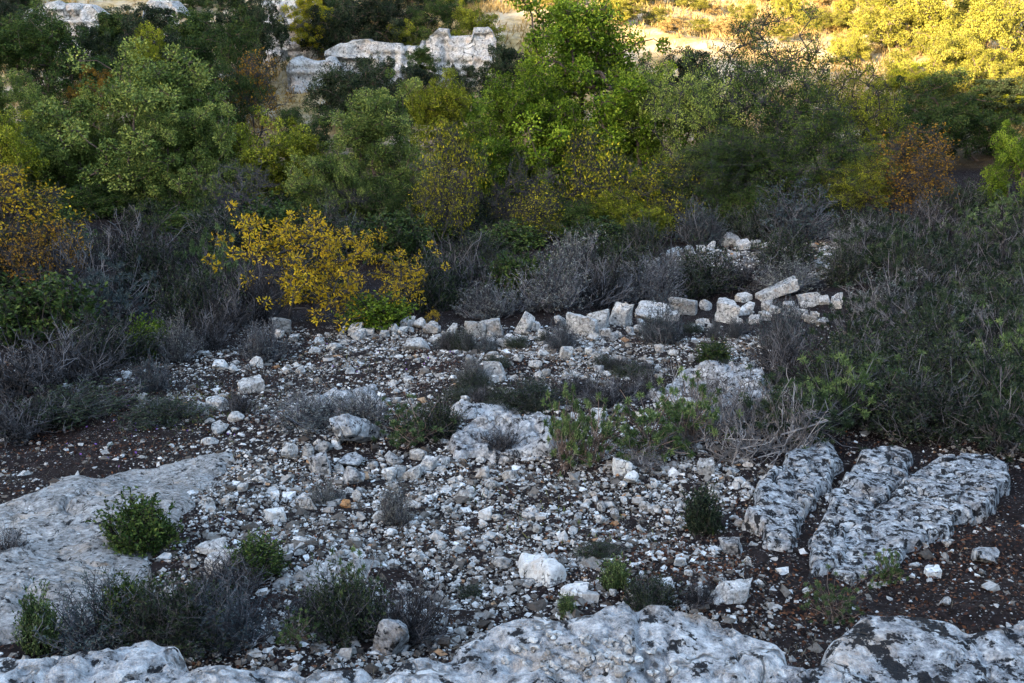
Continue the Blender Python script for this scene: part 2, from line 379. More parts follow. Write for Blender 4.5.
def outcrop(name, poly_px, zc, thick, label, mat, res=.035, edge=.18, rough=.08, seed=0, crack=.0, plane=False, tilt=(0, 0), edgewob=.10, capz=None, cell=.45, fac=.24, fine=.75, level=False, cat_='rock outcrop'):
    """bedrock: an outline on the ground with a rounded, fissured top that sinks into the earth all round"""
    if plane:
        poly = []
        for px, py in poly_px:
            d = ray(px, py); poly.append((d * ((zc + .8 * thick) / d[2]))[:2])
        poly = np.array(poly)
    else:
        sh = (0 if level else .55) * thick / mpp(g(*poly_px[0])); poly = np.array([g(px, py + sh * (py < np.mean([q[1] for q in poly_px])))[:2] for px, py in poly_px])
    lo, hi = poly.min(0) - .3, poly.max(0) + .3
    xs, ys = np.arange(lo[0], hi[0], res), np.arange(lo[1], hi[1], res)
    X, Y = np.meshgrid(xs, ys)
    A, B = poly, np.roll(poly, -1, 0)
    px_, py_ = X[..., None], Y[..., None]
    ab = B - A; t = np.clip(((px_ - A[:, 0]) * ab[:, 0] + (py_ - A[:, 1]) * ab[:, 1]) / ((ab**2).sum(1) + 1e-9), 0, 1)
    dist = np.sqrt((px_ - A[:, 0] - t * ab[:, 0])**2 + (py_ - A[:, 1] - t * ab[:, 1])**2).min(-1)
    cr = ((A[:, 1] > py_) != (B[:, 1] > py_)) & (px_ < (B[:, 0] - A[:, 0]) * (py_ - A[:, 1]) / (B[:, 1] - A[:, 1] + 1e-12) + A[:, 0])
    sd = np.where(cr.sum(-1) % 2 == 1, dist, -dist)
    sd = sd + (.035 if level else 0) + edgewob * fbm(X*3, Y*3, 0, seed, 4)
    prof = np.clip(sd / edge, -1.5, 1); prof = np.where(prof > 0, np.sqrt(1 - (1 - np.clip(prof, 0, 1))**2), prof * 2.2)
    base = zc if plane else H(X, Y)
    if level:                                                        # a plane through the ground at the outline
        hz = H(poly[:, 0], poly[:, 1]); co, *_ = np.linalg.lstsq(np.c_[poly, np.ones(len(poly))], hz, rcond=None)
        base = np.maximum(co[0] * X + co[1] * Y + co[2], H(X, Y) - .02)
    Z = base + thick * prof + tilt[0] * (X - X.mean()) + tilt[1] * (Y - Y.mean())
    body = np.clip(sd / edge, 0, 1)
    Z = Z + facet(X, Y, cell, seed + 40, fac) * body + facet(X, Y, cell * .4, seed + 50, fac * .3) * body
    for _ in range(2): Z[1:-1, 1:-1] = (Z[1:-1, 1:-1] * 2 + Z[:-2, 1:-1] + Z[2:, 1:-1] + Z[1:-1, :-2] + Z[1:-1, 2:]) / 6
    Z = Z + body * rough * (fbm(X*1.3, Y*1.3, 0, seed + 5, 6, .6)) + body * .022 * fine * fbm(X*8, Y*8, 0, seed + 6, 4, .75)
    Z = Z - body * rough * .5 * np.clip(1 - np.abs(fbm(X*2.2 + 4, Y*4.5, 0, seed + 8, 3)) * 7, 0, 1)
    if crack:
        a = fbm(X*.9 + seed, Y*.9, 0, seed + 11, 3); Z = Z - body * crack * 1.6 * np.clip(1.3 - np.abs(a) * 34, 0, 1)
        a = fbm(X*1.7 - seed, Y*1.1, 0, seed + 13, 3); Z = Z - body * crack * 1.1 * np.clip(1.3 - np.abs(a) * 40, 0, 1)
    pit = vn(X*9, Y*9, 0, seed + 21) + .5 * vn(X*21, Y*21, 0, seed + 22); Z = Z - body * .055 * fine * np.clip((pit - .58) * 7, 0, 1)
    keep = sd > -edge * 1.3
    ix = -np.ones(X.shape, int); 
    Fk = keep[:-1, :-1] & keep[:-1, 1:] & keep[1:, 1:] & keep[1:, :-1]
    idx = np.arange(X.size).reshape(X.shape)
    F = np.stack([idx[:-1, :-1][Fk], idx[:-1, 1:][Fk], idx[1:, 1:][Fk], idx[1:, :-1][Fk]], -1)
    use, inv = np.unique(F, return_inverse=True)
    V = np.stack([X.ravel()[use], Y.ravel()[use], Z.ravel()[use]], -1)
    c = np.array([V[:, 0].mean(), V[:, 1].mean(), V[:, 2].min()])
    o = obj(name, mesh(name, V - c, inv.reshape(-1, 4), mat, smooth=True), None, c)
    return tag(o, label, cat_)
OUT_POLY = {}
outcrop('rock_ledge', [(-120, 760), (-120, 668), (-20, 664), (30, 660), (70, 650), (150, 640), (180, 645), (200, 662), (270, 656), (320, 662), (375, 660), (400, 672), (400, 720), (380, 800), (100, 850)], -2.91, .20,
        'pale rough rock ledge across the bottom left corner', M_ROCK, .018, .10, .03, 3, .02, True, fac=.08, fine=.35)
outcrop('rock_ledge', [(330, 800), (350, 690), (400, 668), (455, 655), (490, 638), (540, 626), (580, 620), (625, 612), (690, 619), (725, 632), (770, 640), (790, 652), (770, 690), (700, 800)], -2.92, .20,
        'pale cracked rock ledge at the bottom centre carrying a patch of white rubble', M_ROCK, .018, .10, .03, 5, .02, True, fac=.08, fine=.35)
outcrop('rock_ledge', [(690, 800), (735, 690), (775, 660), (805, 648), (835, 632), (870, 625), (930, 624), (980, 632), (1040, 630), (1130, 640), (1130, 800)], -2.94, .22,
        'grey rock ledge with black lichen blotches in the bottom right corner', M_LICHEN, .018, .10, .03, 8, .015, True, fac=.08, fine=.35)
outcrop('bedrock_slab', [(-90, 540), (0, 510), (60, 480), (130, 468), (198, 450), (224, 452), (216, 482), (196, 505), (165, 528), (150, 560), (140, 595), (100, 622), (0, 650), (-90, 660)], 0, .08,
        'broad smooth tilted limestone slab at the left edge', M_SLAB, .032, .22, .03, 12, .03, fac=.06, fine=.3)
outcrop('bedrock_slab', [(285, 585), (300, 566), (340, 558), (378, 560), (380, 575), (340, 596), (310, 606)], 0, .08, 'low flat rock surfacing in the scree at the lower left', M_SLAB, .03, .12, .07, 14, .04)
outcrop('rock_outcrop', [(788, 464), (806, 449), (828, 456), (833, 470), (826, 488), (812, 505), (800, 528), (784, 548), (764, 550), (754, 528), (764, 495)], 0, .13,
        'leftmost of three split lichen-covered grey rocks at the right', M_LICHEN, .018, .035, .022, 21, .10, level=True, fac=.10, fine=.35, tilt=(-.10, .06), edgewob=.06)
outcrop('rock_outcrop', [(862, 464), (890, 457), (906, 462), (904, 480), (872, 512), (846, 536), (828, 574), (810, 578), (814, 540), (834, 508), (850, 480)], 0, .10,
        'narrow middle one of three split lichen-covered grey rocks', M_LICHEN, .018, .035, .022, 23, .10, level=True, fac=.10, fine=.35, tilt=(-.04, .04), edgewob=.05)
outcrop('rock_outcrop', [(935, 477), (985, 470), (1004, 478), (1003, 494), (982, 512), (950, 532), (902, 552), (868, 576), (850, 584), (832, 578), (836, 550), (866, 522), (902, 496)], 0, .12,
        'largest and rightmost of three split rocks, long and grey with white lichen spots', M_LICHEN, .018, .035, .022, 25, .10, level=True, fac=.10, fine=.35, tilt=(.03, .03), edgewob=.06)
outcrop('rock_outcrop', [(452, 440), (470, 424), (505, 418), (548, 422), (556, 440), (548, 458), (515, 462), (480, 464), (458, 458)], 0, .12,
        'bright pitted rock shelf in the middle of the scree', M_ROCK, .028, .08, .12, 31, .08)
outcrop('rock_outcrop', [(648, 392), (680, 376), (730, 372), (765, 380), (768, 398), (740, 410), (700, 412), (664, 410)], 0, .13,
        'pale flat rock shelf half hidden behind tufted shrubs', M_ROCK, .03, .08, .12, 33, .08)
outcrop('rock_outcrop', [(300, 404), (330, 390), (370, 386), (392, 396), (385, 408), (340, 412)], 0, .10, 'low pale rock shelf showing behind a grey cushion shrub', M_ROCK, .04, .2, .1, 35, .06)
outcrop('rock_outcrop', [(450, 412), (475, 402), (515, 404), (530, 412), (500, 418), (465, 420)], 0, .10, 'thin rock edge just above the bright pitted shelf', M_ROCK, .04, .15, .1, 37, .06)

outcrop('boulder', [(400 + a / 5.12, 520 + b / 5.12) for a, b in [(605, 200), (630, 172), (665, 198), (700, 204), (735, 180), (765, 190), (775, 230), (800, 255), (830, 250), (860, 285), (850, 320), (790, 355), (755, 360), (700, 330), (645, 300), (615, 250)]], 0, .13,
        'large flat white rock with a notched top in the lower centre', M_WHITE, .012, .05, .02, 39, 0, edgewob=.008, cell=.22, fac=.3, fine=.15, cat_='boulder')
# ruined terrace walls: each block is a stone of its wall
wall = obj('stone_wall', None, None, tuple(g(620, 335))); tag(wall, 'tumbled row of pale boulders, a ruined terrace wall across the middle', 'stone wall')
wall2 = obj('stone_wall', None, None, tuple(g(725, 258))); tag(wall2, 'smaller ruined stone wall far behind, among grey shrubs under the trees', 'stone wall')
bpy.context.view_layer.update()
def wstone(w, px, py, ww, h, seed, **k):
    o = stone('stone', px, py, ww, h, seed, big=True, mat=M_STONE, **k)
    o.location = o.location - w.location; o.parent = w
    return o
for i, (px, py, w, h) in enumerate([(493, 330, 23, 20), (558, 321, 23, 16), (581, 327, 28, 24), (599, 322, 21, 21), (621, 317, 26, 28), (656, 316, 42, 19), (686, 308, 28, 23), (704, 306, 14, 13),
        (726, 315, 25, 27), (750, 309, 28, 19), (744, 299, 13, 9), (767, 307, 11, 12), (809, 301, 31, 15), (825, 302, 12, 11), (837, 304, 15, 15), (594, 338, 14, 10), (606, 334, 12, 10), (617, 335, 13, 12),
        (545, 337, 14, 12), (508, 344, 20, 12), (521, 342, 13, 13), (803, 316, 13, 11), (812, 320, 13, 10), (824, 322, 14, 10), (765, 318, 10, 11), (343, 332, 10, 9), (356, 331, 12, 13), (369, 333, 12, 9),
        (384, 335, 12, 8), (394, 330, 11, 10), (406, 325, 13, 12), (421, 324, 14, 13), (433, 329, 14, 11), (454, 329, 20, 16), (475, 331, 17, 20), (462, 340, 12, 9), (470, 342, 12, 9), (491, 343, 13, 8), (482, 347, 11, 8), (440, 340, 13, 9), (536, 327, 9, 9), (640, 322, 14, 10), (672, 318, 12, 10), (788, 306, 12, 10), (738, 322, 13, 9)]):
    wstone(wall, px, py, w, h, 40 + i)
wr = np.random.default_rng(33)
for i in range(48):
    px = wr.uniform(335, 850); py = np.interp(px, [335, 420, 520, 620, 700, 780, 850], [335, 334, 338, 332, 322, 314, 314]) + wr.uniform(-5, 9); w = wr.uniform(6, 12)
    wstone(wall, px, py, w, w * wr.uniform(.6, .95), 140 + i)
wstone(wall, 524, 325, 13, 27, 91, roll=-.6)
o = wstone(wall, 779, 293, 40, 13, 92, roll=-.42, mi=2, yaw=.1); o.data = BLOCK; o['label'] = 'long slanting slab tilted up to the right'; o.location.z += .03; o.scale = (o.scale[0], o.scale[1] * .6, o.scale[2] * .8)
for i, (px, py, w, h) in enumerate([(731, 242, 19, 12), (713, 246, 17, 14), (743, 246, 12, 10), (755, 245, 11, 10), (702, 249, 12, 8), (689, 251, 12, 9), (672, 255, 14, 10), (658, 263, 14, 11), (645, 265, 10, 8), (777, 246, 10, 9), (788, 251, 11, 9), (766, 247, 10, 8), (680, 259, 11, 8)]):
    wstone(wall2, px, py, w, h, 120 + i)

# single boulders and stones one can point to
G_SC = 'stones scattered through the scree'
HERO = [(344, 438, 80, 46, 'largest loose boulder, grey and rounded, at the left of the scree', 1),
 (576, 596, 27, 16, 'white wedge of rock right beside the large notched white rock', 3), (736, 598, 42, 22, 'smooth pale oval boulder just above the right ledge', 4),
 (391, 643, 37, 40, 'upright grey block leaning beside the lower ledge', 5), (970, 464, 26, 16, 'smooth rounded grey cobble above the rightmost split rock', 6), (949, 461, 15, 11, 'small rounded cobble next to a larger one above the split rocks', 7),
 (97, 570, 34, 18, 'flat pale plate of stone lying on the broad left slab', 1), (212, 552, 28, 12, 'thin pointed plate of stone beside a dark low shrub at the left', 3), (219, 567, 34, 19, 'broad pale block below the thin pointed plate', 6),
 (277, 519, 21, 14, 'bright white ragged stone in the left scree', 0), (306, 506, 17, 14, 'squarish cream stone with an orange side', 4), (346, 507, 12, 9, 'small rust-orange stone in the left scree', 5),
 (622, 470, 17, 16, 'rounded white stone under the tufted shrubs, upper of a pair', 2), (633, 480, 17, 14, 'rounded white stone under the tufted shrubs, lower of a pair', 7),
 (618, 361, 24, 11, 'flat pale stone lying in front of the boulder wall', 1), (566, 355, 14, 14, 'upright pale stone in front of the boulder wall', 3), (283, 328, 20, 17, 'pale upright stone beside the yellow shrub', 6), (494, 372, 24, 18, 'pale slab sunk in the ground below the wall', 4),
 (416, 347, 24, 11, 'lone pale stone on the dark earth left of the wall', 5), (732, 550, 23, 16, 'lichen-spotted grey stone left of the split rocks', 0), (933, 575, 13, 10, 'small bluish white stone on the brown litter at the right', 2),
 (985, 559, 25, 16, 'grey lichen-stained stone near the right edge', 3), (947, 603, 11, 11, 'small round stone on the litter above the right ledge', 7), (680, 564, 14, 12, 'white stone beside a dead twig right of centre', 6),
 (707, 439, 17, 12, 'pale angular stone below the tangle of dead branches', 1), (706, 471, 15, 15, 'dark-lined pale stone on the edge of the twig tangle', 2), (429, 466, 19, 15, 'dark-sided squarish stone in the rock pile left of the pitted shelf', 4),
 (353, 480, 23, 18, 'knobbly grey stone in the pile under the largest loose boulder', 5), (353, 464, 29, 14, 'long grey stone just under the largest loose boulder', 7), (321, 468, 21, 22, 'tall grey block in the pile left of the largest loose boulder', 0),
 (486, 517, 13, 14, 'bright white stone in the middle of the scree', 3), (251, 389, 22, 13, 'pale slanting stone at the upper left of the scree', 2), (220, 367, 16, 9, 'white stone on the brown earth at the left', 5), (560, 638, 13, 11, 'bright white stone lying on the centre ledge', 6)]
for i, (px, py, w, h, lb, mi) in enumerate(HERO):
    o = stone('boulder' if w > 24 else 'stone', px, py, w, h, 200 + i, big=True, sink=.18, mat=M_ROCK if 'grey' in lb else (M_WHITE if 'white' in lb else M_STONE), mi=mi)
    tag(o, lb, 'boulder' if w > 24 else 'stone')
    if i == 33: o.location.z = -2.74; o.location.x, o.location.y = [float(v) for v in (ray(560, 638) * (-2.74 / ray(560, 638)[2]))[:2]]
M_RUST = rock_mat('rusty_limestone', (.14, .07, .035), (.28, .14, .06), (.40, .24, .13), .1, 1.6, 0)
for o in bpy.data.objects:
    if o.get('label') == 'small rust-orange stone in the left scree': o.material_slots[0].material = M_RUST
MID = [(324, 449, 16, 14), (290, 453, 15, 16), (308, 453, 11, 18), (338, 469, 12, 10), (390, 476, 15, 18), (393, 461, 17, 12), (373, 466, 10, 10), (258, 480, 12, 11), (356, 498, 9, 14), (343, 498, 8, 11), (232, 487, 13, 9), (242, 490, 12, 10),
 (219, 405, 22, 13), (217, 430, 20, 12), (235, 419, 15, 10), (208, 443, 14, 8), (207, 504, 15, 9), (377, 517, 13, 9), (355, 542, 11, 9), (393, 565, 19, 11), (329, 512, 11, 9), (100, 554, 12, 11), (123, 545, 16, 10),
 (414, 476, 20, 15), (442, 468, 13, 12), (401, 476, 13, 15), (420, 456, 17, 12), (485, 475, 17, 14), (493, 486, 14, 10), (509, 477, 13, 11), (465, 498, 19, 12), (485, 495, 11, 11), (497, 519, 10, 10), (448, 509, 13, 10), (530, 516, 9, 9), (538, 515, 10, 10), (412, 506, 15, 9), (470, 491, 9, 9),
 (645, 441, 12, 9), (601, 417, 17, 12), (601, 437, 14, 12), (618, 411, 16, 9), (600, 521, 11, 10), (601, 509, 8, 9), (587, 503, 8, 8), (614, 515, 11, 9), (645, 508, 12, 9), (656, 509, 9, 9), (746, 487, 9, 9), (734, 518, 9, 9), (739, 525, 11, 9), (732, 473, 15, 8), (685, 466, 12, 7),
 (461, 534, 15, 9), (538, 531, 9, 11), (572, 533, 12, 8), (415, 557, 11, 8), (500, 564, 17, 10), (498, 555, 12, 8), (747, 562, 10, 8), (947, 544, 9, 8), (808, 592, 10, 9), (915, 566, 10, 7), (875, 585, 12, 9), (669, 589, 8, 9), (691, 622, 10, 6), (580, 605, 22, 6),
 (293, 339, 12, 8), (278, 335, 10, 8), (318, 342, 9, 8), (334, 348, 14, 9), (315, 352, 10, 7), (257, 363, 13, 11), (232, 369, 11, 6), (127, 376, 9, 7), (288, 372, 10, 7), (543, 354, 12, 9), (492, 354, 12, 8), (536, 366, 14, 9), (470, 360, 12, 8), (400, 356, 11, 8), (660, 350, 10, 8), (590, 352, 9, 7), (520, 360, 11, 8), (300, 372, 10, 8), (350, 372, 9, 7), (510, 392, 12, 8), (545, 389, 12, 8)]
for i, (px, py, w, h) in enumerate(MID):
    stone('stone', px, py, w, h, 400 + i, label='fist-sized pale angular stone ' + ('in the upper scree near the wall' if py < 400 else ('half way down the scree' if py < 500 else 'low in the scree')) + (', left part' if px < 380 else (', middle' if px < 620 else ', right part')), group=G_SC)
rng = np.random.default_rng(5)
nfill = 0
while nfill < 150:
    px, py = rng.uniform(200, 780), rng.uniform(350, 640)
    if py > 610 and px > 430: continue
    if px < 330 and py > 590: continue
    w = rng.uniform(6.5, 10.5)
    stone('stone', px, py, w, w * rng.uniform(.6, .9), 700 + nfill, label='small loose pale stone ' + ('in the upper scree near the wall' if py < 400 else ('half way down the scree' if py < 500 else 'low in the scree')) + (', left part' if px < 380 else (', middle' if px < 620 else ', right part')), group='small stones in the scree'); nfill += 1

# gravel: everything too small to pick apart
def gravel(name, n, dens, smin, smax, label, seed, yr=(4.3, 18), xr=(-9, 9), protos=24, alpha=2.2):
    rng = np.random.default_rng(seed)
    x = rng.uniform(*xr, n); y = rng.uniform(*yr, n); z = H(x, y)
    px, py = proj(x, y, z); keep = (rng.uniform(size=n) < dens(px, py, x, y)) & (px > -300) & (px < 1400)
    x, y, z = x[keep], y[keep], z[keep]; n = len(x)
    s = smin * (1 - rng.uniform(size=n))**(-1 / alpha); s = np.minimum(s, smax)
    Vs, Fs, Ts, o = [], [], [], 0
    which = rng.integers(0, protos, n); tint = rng.uniform(size=n)**1.35
    for k in range(protos):
        V0, F0 = ico0(seed * 20 + k)
        m = which == k; c = m.sum()
        if not c: continue
        A = rdir(rng, c); Bv = rdir(rng, c); Bv = np.cross(A, Bv); Bv /= np.linalg.norm(Bv, axis=1, keepdims=True); Cv = np.cross(A, Bv)
        sc = s[m][:, None] * rng.uniform(.55, 1, (c, 3)) * .5
        P = V0[None] * sc[:, None, :]
        P = P[..., 0:1] * A[:, None] + P[..., 1:2] * Bv[:, None] + P[..., 2:3] * Cv[:, None]
        P[..., 2] *= .62
        P = P + np.stack([x[m], y[m], z[m] + s[m] * .12], -1)[:, None]
        Vs.append(P.reshape(-1, 3)); Fs.append((F0[None] + (np.arange(c) * len(V0))[:, None, None] + o).reshape(-1, 3)); o += c * len(V0)
        Ts.append(np.repeat(tint[m], len(V0)))
    ob = obj(name, mesh(name, np.concatenate(Vs), np.concatenate(Fs), M_GRAVEL, np.concatenate(Ts)))
    return kind(ob, 'stuff', label, 'gravel')
def ico0(seed):
    r = np.random.default_rng(seed)                                   # an angular chip: a box knocked out of square
    V = np.array([(x, y, z) for x in (-1, 1) for y in (-1, 1) for z in (-1, 1)], float) * .72
    V = V * r.uniform(.45, 1.15, (8, 1)) + r.uniform(-.22, .22, (8, 3))
    F = np.array([(0,1,3),(0,3,2),(4,6,7),(4,7,5),(0,4,5),(0,5,1),(2,3,7),(2,7,6),(0,2,6),(0,6,4),(1,5,7),(1,7,3)])
    return V, F
def blob(px, py, cx, cy, rx, ry): return np.exp(-(((px - cx) / rx)**2 + ((py - cy) / ry)**2))
def scree(px, py, x, y):
    d = .16 + .0 * px
    inside = sstep(170, 260, px + (py - 480) * .25) * (1 - sstep(720, 800, px)) * sstep(326, 350, py)
    d = d + inside * .42
    d = d + .75 * blob(px, py, 490, 575, 120, 55) + .65 * blob(px, py, 260, 530, 100, 65) + .45 * blob(px, py, 300, 460, 110, 45) + .4 * blob(px, py, 560, 490, 150, 40) + .28 * blob(px, py, 520, 345, 130, 16) + .3 * blob(px, py, 690, 500, 70, 30) + .4 * blob(px, py, 300, 350, 90, 22) + .35*blob(px, py, 200, 425, 40, 40) + .25*blob(px,py,120,380,50,14)
    d = d * (1 - .75 * blob(px, py, 430, 365, 90, 16)) * (1 - .8 * blob(px, py, 110, 420, 110, 30)) * (1 - .5 * blob(px, py, 900, 600, 140, 60))* (1 - .55 * blob(px, py, 640, 560, 60, 60)) * (1 - .5 * blob(px, py, 250, 445, 35, 25))
    patch = .5 + .9 * sstep(-.35, .5, fbm(x * .9, y * .9, 0, 44, 3))
    d = d * patch * (py > 326)
    return np.clip(d, 0, 1)
gravel('gravel', 330000, scree, .020, .080, 'loose pale limestone gravel and chips covering the terrace', 1)
gravel('pebbles', 26000, lambda px, py, x, y: scree(px, py, x, y) * .8, .042, .17, 'larger pale limestone pebbles strewn through the gravel', 2, alpha=2.3)
def rub(px, py, x, y): return np.clip(blob(px, py, 724, 262, 30, 9) + blob(px, py, 833, 254, 15, 13) + blob(px, py, 818, 268, 8, 7) + .7 * blob(px, py, 640, 268, 20, 5), 0, 1)
gravel('rubble', 30000, rub, .07, .22, 'heaps of white rubble by the far stone wall', 3, yr=(20, 31), xr=(2, 10))
# rubble on the centre ledge
def ledge_rubble():
    rng = np.random.default_rng(77); lr = obj('rubble_patch', None)
    dg = bpy.context.evaluated_depsgraph_get(); k = 0
    return rng
lrng = np.random.default_rng(77)
dg = bpy.context.evaluated_depsgraph_get(); dg.update()
for k in range(90):
    if k < 70: px, py = lrng.normal(585, 34), lrng.normal(658, 11)
    else: px, py = lrng.uniform(430, 760), lrng.uniform(635, 680)
    d = Vector(ray(px, py)).normalized()
    hit, loc, nrm, fi, ho, mx = S.ray_cast(dg, Vector((0, 0, 0)), d)
    if not hit or loc.z < -3.2: continue
    s = lrng.uniform(.012, .034)
    o = obj('stone', STONES[k % 14], None, (loc.x, loc.y, loc.z + s * .25)); o.scale = (s, s * lrng.uniform(.7, 1), s * lrng.uniform(.5, .8)); o.rotation_euler = (lrng.uniform(-.3, .3), lrng.uniform(-.3, .3), lrng.uniform(0, 6))
    tag(o, 'small white chip of stone lying on the centre ledge', 'stone', 'stone chips on the centre ledge')

# cliffs on the opposite slope
def cliff(px0, py0, px1, py1, d, label, seed, deep=4.0, lean=.35):
    """bedded limestone face between two pixels' corners at distance d"""
    rng = np.random.default_rng(seed)
    xa, xb = xat(px0, (py0 + py1) / 2, d), xat(px1, (py0 + py1) / 2, d)
    zt, zb = zat(py0, d), zat(py1, d) - 1.2
    nx, nz, nb = int((xb - xa) / .10) + 2, int((zt - zb) / .07) + 2, 10
    u = np.linspace(0, 1, nx); v = np.linspace(0, 1, nz)
    rows = []
    xs = xa + (xb - xa) * u
    top = zt + .12 * fbm(xs * .6, 0, 0, seed, 3) + .4 * (_h(np.floor(xs * .9 + .3 * vn(xs, 0, 0, seed)).astype(np.int64), 1, 1, seed) - .5) - .9 * np.clip(np.abs(u - .5) * 2 - .75, 0, 1) * 4 * .4
    for q in v:
        z = zb + (top - zb) * q
        bed = .28 * vn(z * 2.1, xs * .12, 0, seed + 2) + .16 * vn(z * 5.5, xs * .3, 0, seed + 3)
        blk = .45 * (_h(np.floor(xs * .75 + .4 * vn(xs * .5, z * .5, 0, seed)).astype(np.int64), np.floor(z * .9 + .3 * vn(xs * .4, z, 0, seed + 1)).astype(np.int64), 3, seed) - .5) + .12 * fbm(xs * .7, z * .35, 0, seed + 4, 4) + .14 * fbm(xs * 2.6, z * 2.0, 0, seed + 6, 3)
        jn = -.3 * np.clip(1 - np.abs(vn(xs * .8, z * .25, 0, seed + 9)) * 9, 0, 1)
        rows.append(np.stack([xs, d + lean * (z - zb) - (bed + blk + jn), z], -1))
    for q in np.linspace(0, 1, nb)[1:]:
        back = rows[nz - 1].copy(); back[:, 1] += q * deep; back[:, 2] += .15 * fbm(xs, q * 3, 0, seed + 8, 3) * (1 - q) - q * q * 1.0
        rows.append(back)
    V = np.array(rows); n0, n1 = V.shape[:2]; V = V.reshape(-1, 3); idx = np.arange(n0 * n1).reshape(n0, n1)
    F = np.stack([idx[:-1, :-1], idx[:-1, 1:], idx[1:, 1:], idx[1:, :-1]], -1).reshape(-1, 4)
    c = np.array([V[:, 0].mean(), V[:, 1].min(), V[:, 2].min()])
    tag(obj('limestone_cliff', mesh('limestone_cliff', V - c, F, M_CLIFF, smooth=True), None, c), label, 'cliff')
cliff(283, 62, 336, 112, 53, 'pale rock face with a rounded flank at the left end of the cliff', 51)
cliff(322, 45, 442, 84, 54.6, 'long pale bedded cliff band behind the trees at the upper left', 52)
cliff(428, 30, 496, 94, 54, 'blocky pale cliff face left of the tallest tree', 54)
cliff(255, -10, 315, 60, 58, 'narrow white rock face rising to the top edge between dark bushes', 53)
cliff(15, 4, 95, 34, 58, 'white rock face in the top left corner', 55)
cliff(140, 0, 175, 45, 59, 'small pale rock face between bushes at the top left', 57)

